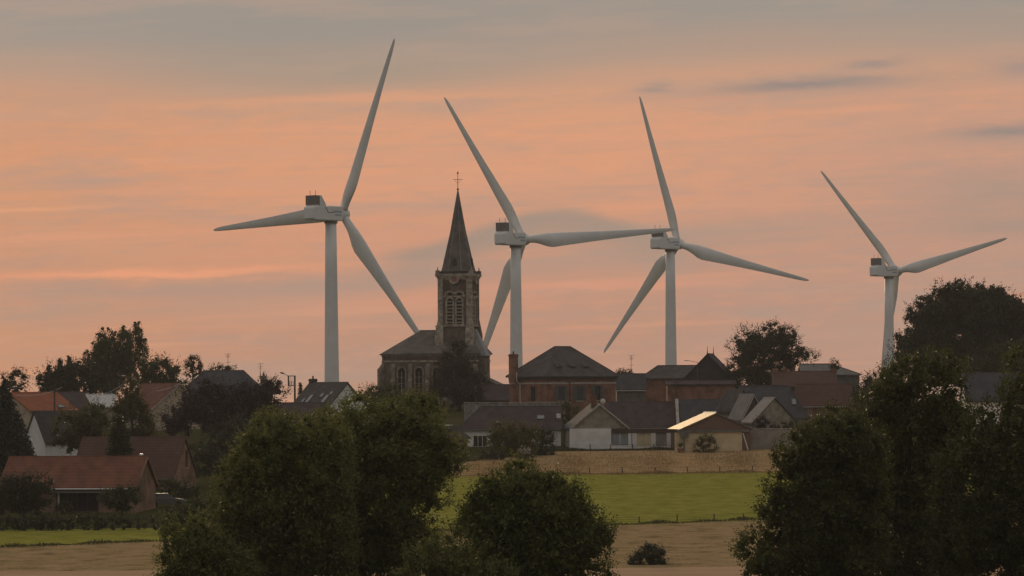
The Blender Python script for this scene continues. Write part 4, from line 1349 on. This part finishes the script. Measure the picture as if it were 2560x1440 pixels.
def conifer(name, label, cat, apex, base_px, half_px, D, material, nb=26, layers=34, leaf=.38, group=None, bottom=.06, power=.9):
    _seed[0] += 1
    rng = np.random.default_rng(_seed[0])
    base = Vector((P(base_px, HY, D).x, D, zt(D) - .05))
    top = P(apex[0], apex[1], D) - base
    root = thing(name, label, cat, base, 0, group)
    Hh = top.z; Rm = half_px * mpp(D)
    cs_, As, Bs = [], [], []
    for L in range(layers):
        t = bottom + (1 - bottom) * L / layers
        rad = Rm * (1 - t) ** power + .12
        m = max(6, int(nb * (1 - t) ** .6))
        for j in range(m):
            a = rng.uniform(0, 2 * math.pi); rr = rad * rng.uniform(.7, 1.12)
            kk = max(4, int(rr / (leaf * .42)))
            s = np.linspace(.1, 1, kk)
            x = top.x * t + math.cos(a) * rr * s; y = math.sin(a) * rr * s
            z = Hh * t + rr * (.10 * s - .34 * s ** 2 + .12 * s ** 4) + rng.uniform(-.2, .2)
            c = np.stack([x, y, z], 1)
            for q in range(3):
                cc = c + rng.normal(scale=leaf * .28, size=c.shape)
                d = np.tile(np.array([math.cos(a), math.sin(a), -.25]), (kk, 1)) + rng.normal(scale=.55, size=c.shape)
                d = norm(d); b = norm(np.cross(d, unit(rng, kk)))
                cs_.append(cc); As.append(d * leaf * .62); Bs.append(b * leaf * .2)
    leaves_mesh('crown', np.concatenate(cs_), np.concatenate(As), np.concatenate(Bs), material, root)
    tb = MB(); tb.tube([(0, 0, -.6), (top.x * .5, 0, Hh * .5), (top.x * .97, 0, Hh * .97)], [.28, .16, .03], 8); tb.build('trunk', 'bark', root, smooth=True)
    return root


# --- far left
BG = 'trees along the skyline behind the village'
tree('larch', 'thin wispy tree at the left edge above the orange roof', 'tree', [(-60, 990), (-40, 930), (0, 938), (20, 942), (42, 921), (64, 930), (72, 950), (60, 958), (92, 990)], 640, 20, 'leaf_dark', .30, 40, .45, .95, 16, 1.1, 6, group=BG, fill=.5, trunk=.2, up=.1)
conifer('conifer_tree', 'short dark conifer leftmost in the skyline row, beside the wispy tree', 'tree', (122, 913), 118, 30, 664, 'leaf_dark', group=BG)
conifer('conifer_tree', 'pointed conifer between the short conifer and the weeping tree', 'tree', (149, 897), 150, 26, 668, 'leaf_dark', group=BG)
conifer('conifer_tree', 'taller pointed conifer just left of the weeping tree', 'tree', (172, 889), 176, 30, 662, 'leaf_dark', group=BG)
tree('broadleaf_tree', 'bushy dark tree at the foot of the weeping tree, left side', 'tree', [(86, 990), (90, 945), (118, 922), (150, 908), (172, 902), (200, 902), (228, 905), (262, 930), (300, 960), (300, 1000), (90, 1000)], 660, 190, 'leaf_dark', .32, 70, .6, 1.3, 20, .8, 7, group=BG, trunk=.3)
tree('weeping_tree', 'tall weeping willow like tree with hanging strands, highest tree on the left', 'tree',
     [(208, 905), (207, 880), (228, 868), (224, 846), (240, 832), (236, 815), (258, 806), (270, 818), (286, 803), (304, 813), (322, 811), (350, 800), (362, 806), (360, 828), (372, 842), (370, 880), (352, 892), (345, 960), (240, 960), (225, 930)],
     684, 282, 'leaf_mid', .27, 110, .4, 1.0, 17, 3.2, 20, 'weep', group=BG, trunk=.42, fill=.6, limbs=24)
tree('broadleaf_tree', 'rounded tree sloping down right of the weeping tree', 'tree', [(335, 960), (352, 900), (378, 886), (400, 896), (416, 893), (432, 906), (447, 906), (458, 935), (482, 962), (470, 985), (335, 985)], 672, 405, 'leaf_mid', .30, 60, .5, 1.2, 22, .7, 7, group=BG, trunk=.3)
tree('pine_tree', 'small flat topped pine standing alone left of the hipped slate roof', 'tree', [(462, 930), (458, 914), (470, 905), (478, 893), (494, 893), (506, 906), (502, 920), (506, 934), (484, 945), (470, 945)], 668, 483, 'leaf_dark', .26, 26, .3, .6, 30, .5, 6, group=BG, trunk=.16, fill=.6)
tree('broadleaf_tree', 'treetop peeping over the ridge of the hipped slate roof', 'tree', [(515, 945), (522, 926), (546, 912), (560, 920), (578, 916), (585, 930), (600, 945)], 690, 555, 'leaf_mid', .30, 24, .4, .8, 22, .5, 6, group=BG, trunk=.2)
tree('broadleaf_tree', 'thin twiggy treetop behind the chimney of the skylight house', 'tree', [(672, 975), (676, 952), (690, 948), (700, 955), (700, 975)], 680, 686, 'leaf_dark', .28, 12, .3, .6, 16, .6, 5, group=BG, trunk=.12, fill=.3)
conifer('cypress', 'slim green cypress beside the utility pole', 'tree', (751, 957), 751, 7, 640, 'leaf_mid', nb=12, layers=26, leaf=.25, bottom=.1, power=.5)
conifer('spruce', 'big drooping blue green spruce at the left edge of the village', 'tree', (10, 948), 18, 84, 505, 'leaf_spruce', nb=34, layers=44, leaf=.42)
tree('broadleaf_tree', 'olive green tree in front of the bright orange roof', 'tree', [(125, 1060), (140, 1030), (170, 1018), (205, 1020), (235, 1005), (262, 1010), (275, 1040), (270, 1130), (210, 1140), (130, 1140)], 524, 200, 'leaf_olive', .24, 70, .5, 1.1, 26, .6, 7, trunk=.22)
tree('broadleaf_tree', 'tall narrow olive tree right of the bright orange roof', 'tree', [(272, 1090), (275, 1010), (300, 985), (320, 945), (338, 943), (350, 975), (372, 1020), (395, 1060), (392, 1092), (350, 1120), (280, 1120)], 528, 335, 'leaf_olive', .24, 80, .45, 1.0, 26, .6, 7, trunk=.22)
conifer('cypress', 'dark cone shaped evergreen behind the long red tiled roof', 'tree', (297, 1036), 300, 46, 470, 'leaf_dark', nb=30, layers=34, leaf=.3, power=.55)
tree('copper_beech', 'wide dark purple leaved tree in front of the hipped slate roof', 'tree',
     [(402, 1090), (405, 1030), (428, 1018), (418, 1000), (445, 978), (470, 975), (485, 955), (520, 948), (570, 962), (610, 955), (640, 962), (668, 948), (690, 958), (705, 978), (722, 985), (700, 1005), (708, 1040), (690, 1075), (640, 1095), (500, 1100)],
     562, 555, 'leaf_purple', .28, 130, .55, 1.4, 24, .8, 8, trunk=.4)
tree('broadleaf_tree', 'dark green tree between the steep brown roof and the purple leaved tree', 'tree', [(480, 1215), (482, 1130), (505, 1100), (540, 1060), (580, 1042), (610, 1040), (640, 1060), (690, 1080), (720, 1140), (700, 1230), (560, 1240)], 505, 570, 'leaf_dark', .24, 120, .5, 1.2, 26, .7, 7, trunk=.3)

# --- left gardens
tree('garden_shrub', 'dense dark shrub covering the left end of the long red roofed house', 'shrub', [(-40, 1290), (-40, 1215), (10, 1195), (35, 1176), (70, 1182), (100, 1186), (128, 1202), (136, 1232), (128, 1268), (100, 1290)], 412, 60, 'leaf_dark', .2, 80, .35, .8, 34, .5, 7, trunk=.12)
tree('small_tree', 'small round garden tree on the lawn before the patio door', 'tree', [(243, 1250), (262, 1228), (285, 1220), (310, 1214), (345, 1220), (354, 1242), (345, 1268), (318, 1282), (285, 1280), (262, 1268)], 411, 306, 'leaf_mid', .17, 60, .3, .6, 40, .4, 7, trunk=.12)
tree('hedge', 'clipped hedge between the two brick houses', 'hedge', [(390, 1250), (390, 1208), (420, 1203), (480, 1204), (500, 1212), (500, 1250)], 446, 445, 'leaf_mid', .16, 60, .28, .5, 44, .25, 7, trunk=.08, flat=.6)
tree('hedge', 'big rounded hedge half hidden by the front willow', 'hedge', [(392, 1345), (395, 1290), (420, 1262), (470, 1250), (530, 1252), (580, 1262), (600, 1345)], 384, 490, 'leaf_mid', .16, 110, .3, .7, 44, .3, 7, trunk=.1, flat=.7)
tree('hedge', 'low dark hedge along the garden edge, above the bright grass strip', 'hedge', [(-120, 1330), (-120, 1296), (-20, 1290), (60, 1296), (120, 1288), (180, 1296), (250, 1290), (330, 1298), (392, 1292), (392, 1326)], 393, 140, 'leaf_dark', .17, 150, .25, .5, 44, .35, 7, trunk=.06, flat=.35)
tree('garden_shrub', 'small shrub with leaves against the front wall beside the patio door', 'shrub', [(138, 1282), (142, 1262), (160, 1254), (180, 1262), (184, 1282)], 421, 161, 'leaf_dark', .16, 20, .22, .4, 44, .3, 6, trunk=.05)

# --- around the church
tree('yew_tree', 'dark brownish tree standing close against the church nave', 'tree', [(1062, 1020), (1070, 955), (1092, 935), (1090, 900), (1112, 876), (1126, 850), (1152, 846), (1174, 874), (1188, 918), (1210, 938), (1222, 975), (1220, 1020)], 668, 1148, 'leaf_brown', .28, 110, .5, 1.2, 26, .6, 7, trunk=.3)
tree('broadleaf_tree', 'green bushy tree at the left foot of the church', 'tree', [(880, 1050), (884, 992), (905, 972), (935, 965), (962, 962), (985, 945), (1000, 985), (1040, 985), (1070, 975), (1075, 1050)], 640, 960, 'leaf_mid', .24, 90, .45, 1.1, 26, .6, 7, trunk=.25)
tree('garden_shrub', 'yellow green shrub beside the pole below the brick house', 'shrub', [(1385, 1035), (1392, 1012), (1412, 1000), (1430, 1012), (1448, 1020), (1452, 1062), (1420, 1072), (1400, 1062)], 585, 1420, 'leaf_olive', .2, 40, .3, .6, 30, .4, 6, trunk=.08)
tree('broadleaf_tree', 'small treetop between the brick house and the brick hall', 'tree', [(1540, 945), (1545, 930), (1560, 926), (1580, 928), (1584, 945)], 672, 1562, 'leaf_mid', .24, 18, .3, .55, 26, .4, 6, trunk=.12)
tree('broadleaf_tree', 'round leafy tree with sky gaps beside the dark pointed gable', 'tree',
     [(1806, 960), (1808, 925), (1826, 898), (1832, 880), (1813, 868), (1834, 838), (1852, 820), (1878, 815), (1896, 820), (1920, 808), (1942, 805), (1962, 816), (1986, 824), (2000, 850), (2004, 870), (2030, 878), (2048, 893), (2040, 905), (2012, 903), (1990, 912), (1985, 932), (1965, 1000), (1900, 1010), (1815, 1005)],
     672, 1900, 'leaf_dark', .27, 210, .4, 1.15, 26, .7, 7, trunk=.4, fill=.8, limbs=26)
tree('small_tree', 'tiny tree poking up over the grey sheet roofed barn', 'tree', [(2074, 925), (2078, 905), (2086, 898), (2094, 902), (2100, 922)], 684, 2087, 'leaf_dark', .22, 12, .25, .45, 28, .35, 6, trunk=.08)
tree('lime_tree', 'huge broad dark tree on the right skyline beside the last turbine', 'tree',
     [(2224, 905), (2226, 868), (2242, 830), (2264, 815), (2260, 790), (2276, 757), (2300, 742), (2322, 735), (2346, 706), (2388, 702), (2410, 695), (2450, 710), (2490, 710), (2530, 733), (2566, 742), (2640, 790), (2690, 880), (2640, 970), (2300, 970), (2240, 940)],
     642, 2450, 'leaf_dark', .32, 420, .5, 1.7, 24, .8, 8, trunk=.7, limbs=30, sprays=.7)
tree('broadleaf_tree', 'rounded olive tree in front of the huge tree, right edge', 'tree', [(2412, 935), (2430, 890), (2470, 862), (2520, 845), (2570, 838), (2640, 860), (2650, 940), (2530, 960), (2430, 960)], 600, 2520, 'leaf_mid', .28, 80, .6, 1.2, 24, .7, 7, trunk=.35)
tree('broadleaf_tree', 'ragged tree below the last turbine tower', 'tree', [(2128, 1030), (2132, 975), (2150, 955), (2172, 935), (2196, 930), (2216, 898), (2232, 895), (2240, 950), (2236, 1030)], 585, 2185, 'leaf_dark', .24, 60, .4, .9, 26, .6, 7, trunk=.2)
tree('garden_shrub', 'round bush on the right of the white house wall, larger of the pair', 'shrub', [(1216, 1110), (1220, 1075), (1236, 1056), (1262, 1050), (1290, 1058), (1318, 1054), (1345, 1066), (1352, 1100), (1340, 1140), (1290, 1152), (1238, 1150)], 535, 1285, 'leaf_bush', .2, 110, .4, .9, 32, .4, 7, trunk=.14)
tree('garden_shrub', 'darker round bush touching the right side of the larger bush', 'shrub', [(1334, 1140), (1338, 1085), (1360, 1066), (1382, 1078), (1392, 1110), (1384, 1148), (1345, 1148)], 538, 1362, 'leaf_dark', .2, 44, .35, .7, 34, .4, 7, trunk=.12)
tree('garden_shrub', 'low leafy shrub left of the round bushes, below the outhouse', 'shrub', [(1092, 1165), (1100, 1115), (1130, 1100), (1162, 1112), (1170, 1150), (1165, 1165)], 528, 1130, 'leaf_mid', .2, 40, .3, .7, 32, .4, 7, trunk=.08)
tree('garden_shrub', 'dark small shrub between the outhouse shrub and the round bushes', 'shrub', [(1198, 1160), (1202, 1130), (1218, 1115), (1240, 1128), (1262, 1140), (1262, 1162)], 528, 1228, 'leaf_dark', .18, 30, .25, .5, 34, .35, 6, trunk=.06)
fb = tree('flower_bush', 'bush with white blossoms before the darker round bush', 'shrub', [(1288, 1160), (1290, 1135), (1302, 1122), (1320, 1120), (1332, 1132), (1336, 1160)], 524, 1312, 'leaf_mid', .16, 24, .22, .4, 34, .3, 6, trunk=.05)
rng_ = np.random.default_rng(5)
fbase = Vector(fb.location)
cfl = np.array([tuple(P(1300 + 26 * a, 1122 + 12 * b, 523.4) - fbase) for a, b in rng_.uniform(0, 1, (160, 2))]) + rng_.normal(scale=.12, size=(160, 3))
leaves_mesh('blossom', cfl, unit(rng_, 160) * .10, unit(rng_, 160) * .09, 'petal', fb)
tree('garden_shrub', 'round green shrub before the cream shed wall', 'shrub', [(1730, 1136), (1738, 1106), (1750, 1092), (1762, 1087), (1778, 1089), (1788, 1104), (1798, 1136)], 541.5, 1762, 'leaf_bush', .17, 40, .2, .5, 36, .3, 6, trunk=.06)
tree('garden_shrub', 'dark shrub in front of the weathered stone gable', 'shrub', [(1886, 1072), (1892, 1048), (1906, 1042), (1922, 1048), (1932, 1072)], 553, 1908, 'leaf_purple', .18, 20, .25, .45, 34, .35, 6, trunk=.05)
tree('hedge', 'low bright hedge topping the grey garden wall', 'hedge', [(1930, 1080), (1934, 1062), (1960, 1054), (2000, 1054), (2014, 1064), (2014, 1080)], 553, 1972, 'leaf_olive', .17, 30, .25, .4, 36, .25, 6, trunk=.05)
tree('field_bush', 'single round bush standing alone in the stubble field', 'shrub', [(1568, 1422), (1574, 1398), (1590, 1380), (1606, 1372), (1618, 1358), (1632, 1368), (1642, 1360), (1658, 1378), (1668, 1394), (1676, 1422)], 330.5, 1622, 'leaf_dark', .14, 60, .22, .5, 60, .45, 8, trunk=.06, up=.9)

# --- foreground thicket, centre
tree('willow', 'tall foreground willow in front of the church, its crown the highest of the thicket', 'tree',
     [(560, 1460), (590, 1290), (620, 1190), (660, 1120), (700, 1088), (745, 1060), (785, 1040), (825, 1022), (858, 1006), (885, 985), (912, 985), (935, 1010), (960, 1000), (985, 1003), (1010, 990), (1040, 982), (1070, 985), (1095, 1000), (1108, 1030), (1098, 1060), (1125, 1085), (1165, 1105), (1172, 1130), (1150, 1150), (1168, 1175), (1128, 1192), (1110, 1215), (1130, 1240), (1128, 1262), (1080, 1290), (1110, 1330), (1090, 1460)],
     218, 920, 'leaf_front', .155, 620, .24, .75, 40, .8, 9, 'shoots', sprays=3.0, trunk=.3, limbs=30)
tree('willow', 'left foreground willow, paler leaves, overlapping the steep brown roof side', 'tree',
     [(490, 1460), (500, 1360), (528, 1290), (518, 1262), (548, 1235), (545, 1182), (580, 1140), (592, 1102), (628, 1078), (648, 1036), (688, 1028), (715, 1036), (738, 1042), (775, 1046), (812, 1030), (850, 1045), (880, 1110), (890, 1460)],
     206, 670, 'leaf_front', .155, 345, .24, .75, 40, .8, 9, 'shoots', sprays=3.0, trunk=.26, limbs=24)
tree('willow', 'low bushy willow at the bottom left of the thicket with glints on its leaves', 'tree',
     [(385, 1480), (398, 1410), (410, 1372), (400, 1345), (415, 1303), (432, 1298), (448, 1345), (465, 1318), (480, 1288), (505, 1286), (522, 1325), (560, 1345), (620, 1385), (670, 1480)],
     198, 490, 'leaf_front', .14, 170, .24, .7, 44, .7, 9, 'shoots', sprays=3.0, trunk=.16)
tree('hazel_bush', 'separate rounded foreground bush right of the tall willow, before the green meadow', 'tree',
     [(1135, 1470), (1150, 1370), (1128, 1320), (1160, 1270), (1170, 1235), (1200, 1212), (1215, 1190), (1245, 1195), (1262, 1165), (1282, 1130), (1300, 1150), (1325, 1158), (1340, 1185), (1370, 1180), (1400, 1190), (1420, 1212), (1462, 1215), (1460, 1245), (1482, 1280), (1500, 1285), (1505, 1310), (1538, 1322), (1532, 1350), (1510, 1365), (1520, 1400), (1500, 1420), (1545, 1440), (1550, 1480)],
     188, 1330, 'leaf_front2', .155, 345, .24, .75, 40, .8, 9, 'shoots', sprays=3.0, trunk=.24, limbs=24)
tree('hazel_bush', 'low dull bush at the bottom between the tall willow and the rounded bush', 'tree',
     [(980, 1480), (990, 1400), (1030, 1355), (1080, 1330), (1120, 1340), (1180, 1370), (1240, 1400), (1290, 1420), (1320, 1480)],
     176, 1120, 'leaf_front', .11, 90, .3, .7, 46, .45, 8, trunk=.14)

# --- foreground thicket, right
tree('alder', 'dark foreground tree with the tallest top of the right hand thicket', 'tree',
     [(2080, 1480), (2110, 1200), (2100, 1080), (2135, 1010), (2160, 985), (2190, 960), (2200, 930), (2235, 915), (2262, 890), (2285, 900), (2310, 885), (2335, 872), (2350, 892), (2375, 882), (2392, 905), (2415, 908), (2425, 935), (2408, 960), (2415, 1000), (2440, 1030), (2450, 1100), (2480, 1480)],
     222, 2280, 'leaf_right', .155, 450, .24, .75, 40, .8, 9, 'shoots', sprays=3.0, trunk=.32, limbs=28)
tree('alder', 'dark foreground tree forming the left flank of the right hand thicket', 'tree',
     [(1842, 1480), (1850, 1420), (1840, 1375), (1855, 1345), (1880, 1335), (1900, 1345), (1910, 1300), (1890, 1275), (1895, 1255), (1925, 1240), (1905, 1215), (1930, 1190), (1945, 1165), (1930, 1130), (1960, 1110), (1985, 1085), (2010, 1070), (2040, 1050), (2068, 1012), (2100, 1020), (2140, 1030), (2220, 1100), (2220, 1480)],
     205, 2060, 'leaf_right', .155, 390, .24, .75, 40, .8, 9, 'shoots', sprays=3.0, trunk=.28, limbs=24)
tree('alder', 'dark foreground tree running out of the right edge of the photo', 'tree',
     [(2310, 1480), (2340, 1150), (2420, 1050), (2470, 1000), (2500, 975), (2520, 940), (2515, 900), (2535, 875), (2560, 870), (2600, 850), (2680, 900), (2760, 1100), (2760, 1480)],
     210, 2560, 'leaf_right', .155, 390, .24, .75, 40, .8, 9, 'shoots', sprays=3.0, trunk=.3, limbs=24)


# ------------------------------------------------------------------ grass edges
def tufts(name, line, n, width, hgt, material, spread=.10):
    """blades of rough grass along a boundary on the slope"""
    _seed[0] += 1
    rng = np.random.default_rng(_seed[0])
    lx = [a for a, b in line]; ly = [b for a, b in line]
    px = rng.uniform(lx[0], lx[-1], n)
    cs_ = []
    for x in px:
        d = gD(x, float(np.interp(x, lx, ly))) + rng.normal() * width * .5
        cs_.append(((x - 1280) * d / F, d, zt(d)))
    c = np.array(cs_)
    h = hgt * rng.uniform(.4, 1.2, n) * (0.65 + .5 * np.sin(px * .045) * np.sin(px * .013 + 2))
    h = np.maximum(h, hgt * .2)
    a = np.stack([rng.normal(scale=.25, size=n) * h, rng.normal(scale=.25, size=n) * h, h], 1) * .5
    c[:, 2] += h * .5
    ang = rng.uniform(0, math.pi, n)
    b = np.stack([np.cos(ang), np.sin(ang), np.zeros(n)], 1) * spread * .5
    o = leaves_mesh(name, c, a, b, material, None)
    return tag(o, kind='stuff')


tufts('rough_grass', [(-200, 1373), (0, 1369), (390, 1353), (1540, 1313), (1900, 1299), (2100, 1292)], 5200, 1.1, .38, 'grass_dark', .12)
tufts('rough_grass', [(1100, 1191), (1440, 1186.5), (1920, 1180.5), (2100, 1178)], 4200, 1.2, .42, 'grass_dry', .12)
tufts('rough_grass', [(1100, 1162), (1150, 1156), (1230, 1147), (1300, 1136), (1360, 1129), (1420, 1127.5), (1560, 1126), (1940, 1121), (2040, 1120)], 5200, 1.2, .40, 'grass_dark', .14)
tufts('dry_grass', [(1120, 1176), (1440, 1160), (1940, 1152)], 16000, 26, .34, 'grass_dry', .07)

# ------------------------------------------------------------------ fences
def fence(label, line, posts, h, wires=3):
    lx = [a for a, b in line]; ly = [b for a, b in line]
    pts = []
    for px in posts:
        d = gD(px, float(np.interp(px, lx, ly)))
        pts.append(Vector(((px - 1280) * d / F, d, zt(d))))
    root = thing('fence', label, 'fence', pts[0])
    for i, p in enumerate(pts):
        q_ = p - pts[0]; hh_ = h * random.uniform(.9, 1.1)
        m = MB(); m.tube([q_ + Vector((0, 0, -.3)), q_ + Vector((random.uniform(-.06, .06), 0, hh_))], [.07, .06], 7); m.build('post', 'post', root)
    w = MB()
    for k in range(wires):
        z = h * (.35 + .55 * k / max(1, wires - 1))
        w.tube([p - pts[0] + Vector((0, -.07, z)) for p in pts], .009, 4)
    w.build('wire', 'iron', root)
    return root


fence('wire fence on weathered posts along the house gardens, below the white walls', [(1300, 1150), (1412, 1128), (1560, 1127), (1940, 1122)], [1412, 1475, 1526, 1580, 1634, 1690, 1745, 1802, 1858, 1915], .95)
fence('wire fence on thin posts between dry grass and green meadow', [(1100, 1190), (1440, 1186), (1920, 1180)], [1150, 1230, 1312, 1392, 1473, 1555, 1636, 1717, 1798, 1880, 1962], .85)
fence('wire fence on thin posts along the lower edge of the green meadow', [(1540, 1312), (1900, 1298)], [1500, 1596, 1690, 1783, 1856, 1940], .75)


# ------------------------------------------------------------------ poles, lamps, aerials, cables
def lamp(label, head, D, arm_dx, group='street lamps of the village'):
    h = P(head[0], head[1], D)
    g = zt(D)
    root = thing('street_lamp', label, 'street lamp', (h.x + arm_dx, D, g))
    root['group'] = group
    H_ = h.z - g
    MB().tube([(0, 0, -.3), (0, 0, H_ * .6), (0, 0, H_ - .25)], [.09, .07, .05], 8).build('pole', 'metal_grey', root)
    MB().tube([(0, 0, H_ - .3), (-arm_dx * .5, 0, H_ - .08), (-arm_dx * .85, 0, H_ + .03)], .035, 6).build('arm', 'metal_grey', root)
    s = -1 if arm_dx > 0 else 1
    hd = MB()
    for x, r_ in ((0, .05), (.15, .13), (.45, .17), (.75, .13), (.85, .05)):
        for k in range(10):
            a = 2 * math.pi * k / 10
            hd.v.append((-arm_dx + s * (x - .45), r_ * math.cos(a), H_ + .05 + .5 * r_ * math.sin(a)))
    for i in range(4):
        for k in range(10):
            k2 = (k + 1) % 10
            hd.f.append((i * 10 + k, i * 10 + k2, (i + 1) * 10 + k2, (i + 1) * 10 + k))
    hd.f += [tuple(range(10)), tuple(range(40, 50))]
    hd.build('lamp_head', 'metal_lamp', root, smooth=True)
    return root


lamp('street lamp on long arm over the brick hall roof', (1716, 902), 668, 1.9)
lamp('pale street lamp head in front of the weeping tree', (309, 940), 600, 1.0)
lamp('pale street lamp head between wispy tree and first conifer', (97, 965), 610, 1.0)
lamp('pale street lamp head at the left edge above the orange roof ridge', (37, 968), 612, -1.0)

up = thing('utility_pole', 'double utility pole with crossbars and lamp arm against the sky', 'utility pole', (P(737, 985, 640).x, 640, zt(640)))
s_ = mpp(640); g0 = zt(640); zz = lambda py: (985 + .36 * math.pi / 180 * (737 - 1280) * 0 - py) * s_ - g0
pz = lambda px, py: (P(px, py, 640) - Vector(up.location))
a = pz(737, 940); b = pz(721, 939)
MB().tube([(0, 0, -.4), (a.x, 0, a.z)], [.2, .15], 8).build('pole', 'post', up)
MB().tube([(b.x, 0, pz(721, 966).z), (b.x, 0, b.z)], .13, 8).build('transformer_post', 'post', up)
c = MB()
for y_ in (940, 964):
    l, r_ = pz(720, y_), pz(739, y_); c.box(l.x, r_.x, -.22, -.1, l.z - .07, l.z + .07)
c.build('crossbar', 'post', up)
ins = MB()
for px in (724, 729, 733):
    l = pz(px, 962); ins.tube([(l.x, -.16, l.z), (l.x, -.16, l.z + .6)], .05, 6)
ins.tube([pz(727, 941), pz(727, 962)], .03, 5); ins.tube([pz(731, 945), pz(726, 970)], .02, 4)
ins.build('insulator', 'metal_grey', up)
la = MB(); la.tube([pz(721, 939) + Vector((0, 0, -.1)), pz(712, 935), pz(701, 931)], [.05, .05, .05], 6); la.tube([pz(711, 934.5), pz(706, 932.8), pz(700, 931)], [.07, .16, .07], 8); la.build('lamp_arm', 'metal_grey', up)

UPG = 'single wooden utility poles'


def pole(label, px, ytop, D):
    t = P(px, ytop, D); g = zt(D)
    root = thing('utility_pole', label, 'utility pole', (t.x, D, g), 0, UPG)
    H_ = t.z - g
    MB().tube([(0, 0, -.4), (0, 0, H_)], [.16, .11], 8).build('pole', 'post', root)
    MB().box(-.55, .55, -.2, -.1, H_ - .5, H_ - .38).build('crossbar', 'post', root)
    i = MB()
    for x in (-.45, 0, .45):
        i.tube([(x, -.15, H_ - .38), (x, -.15, H_ - .15)], .04, 6)
    i.build('insulator', 'metal_grey', root)
    return root


pole('plain wooden pole in front of the red brick house windows', 1424, 948, 592)
pole('plain wooden pole before the bright orange roof', 136, 968, 572)
pole('plain wooden pole right of the red hipped brick house, before the annex wall', 1690, 948, 640)


def cable(label, pts, D):
    root = None
    w = [P(px, py, D) for px, py in pts]
    o = MB().tube(w, .035, 5).build('overhead_cable', 'metal_lamp')
    return tag(o, label, 'cable', 'overhead cables above the left roofs')


cable('sagging cable rising over the bright orange roof', [(40, 988), (75, 989), (105, 986), (130, 979), (156, 968)], 575)
cable('sagging cable rising right of the pale metal roof', [(262, 985), (280, 977), (298, 967), (314, 957)], 598)
cable('sagging cable along the red tiled gable by the purple leaved tree', [(392, 978), (412, 974), (432, 967), (462, 952)], 598)


def aerial(root, px, ytop, ybot):
    D = root.location.y
    b = root.matrix_basis.inverted() @ P(px, ybot, D); t = root.matrix_basis.inverted() @ P(px, ytop, D)
    m = MB(); m.tube([b, t], .035, 5)
    u = (t - b).normalized()
    for k, (f_, w) in enumerate(((.97, .55), (.86, .4), (.8, .3), (.55, .45))):
        c_ = b.lerp(t, f_)
        m.tube([c_ - Vector((w, .1, .0)), c_ + Vector((w, -.1, .08))], .022, 4)
    c_ = b.lerp(t, .9); m.tube([c_ + Vector((-.2, -.6, 0)), c_ + Vector((.2, .6, 0))], .022, 4)
    return m.build('aerial', 'iron', root)


bpy.context.view_layer.update()
aerial(hE, 570, 884, 934); aerial(hE, 651, 908, 980); aerial(hJ, 1578, 888, 945); aerial(hO, 1500, 978, 1022)

# ------------------------------------------------------------------ parked car by the brick houses
D_ = 433
cb = P(416, 1276, D_)
car = thing('parked_car', 'grey parked car half hidden behind the rounded hedge beside the red roofed house', 'car', (cb.x, D_, zt(D_) + .02), R(8))
body = MB(); body.prism([(-2.05, .3), (2.05, .3), (2.1, .6), (1.95, .82), (1.0, .93), (-1.9, .98), (-2.1, .75)], 'y', -.82, .82)
body.build('body', 'car_paint', car, bevel=.05)
cabn = MB()
cabn.add([(-1.75, -.76, .97), (1.0, -.76, .93), (1.0, .76, .93), (-1.75, .76, .97), (-1.25, -.6, 1.45), (.2, -.6, 1.45), (.2, .6, 1.45), (-1.25, .6, 1.45)],
         [(3, 2, 1, 0), (4, 5, 6, 7), (0, 1, 5, 4), (1, 2, 6, 5), (2, 3, 7, 6), (3, 0, 4, 7)])
cabn.build('windows', 'glass', car)
MB().box(-1.28, .22, -.61, .61, 1.452, 1.49).build('car_roof', 'car_paint', car)
for x in (-1.3, 1.3):
    for y in (-.8, .8):
        w = lathe_x([(-.1, .2), (-.1, .32), (.1, .32), (.1, .2)], 16); o = w.build('wheel', 'tyre', car); o.matrix_local = Matrix.Translation((x, y, .32)) @ Matrix.Rotation(math.pi / 2, 4, 'Z')
for y in (-.55, .55):
    MB().box(2.0, 2.12, y - .18, y + .18, .58, .72).build('headlight', 'metal_lamp', car)

D_ = 541
pl = P(1701, 1110, D_)
pt = thing('planter', 'terracotta planter with a small bush in front of the white veranda, beside the shed', 'planter', (pl.x, D_, zt(D_)))
mb_ = MB(); mb_.tube([(0, 0, 0), (0, 0, .5), (0, 0, .55), (0, 0, .62)], [.3, .42, .48, .46], 14); mb_.build('pot', 'brick_red', pt)
rg_ = np.random.default_rng(77)
c_, a_, b_ = foliage(rg_, [(0, 0, .95, .4), (.2, .1, 1.15, .3), (-.2, 0, 1.1, .3)], .12, 60, .35, 6, 'bush', 1.0)
leaves_mesh('foliage', c_, a_, b_, 'leaf_bush', pt)

# ------------------------------------------------------------------ evening haze
HAZE = 0.00011
hz = MB().box(-1300, 1300, -70, 2560, -46, 112).build('haze', 'void')
hm = bpy.data.materials.new('haze_air'); hm.use_nodes = True
hn = hm.node_tree; hn.nodes.clear()
pv = hn.nodes.new('ShaderNodeVolumePrincipled')
pv.inputs['Color'].default_value = (0.88, 0.82, 0.79, 1)
pv.inputs['Density'].default_value = HAZE
ho = hn.nodes.new('ShaderNodeOutputMaterial'); hn.links.new(pv.outputs[0], ho.inputs['Volume'])
hz.data.materials.clear(); hz.data.materials.append(hm)
tag(hz, kind='stuff')
for o in COL.objects:
    for kx in ('hh', 'roof_obj'):
        if kx in o.keys(): del o[kx]
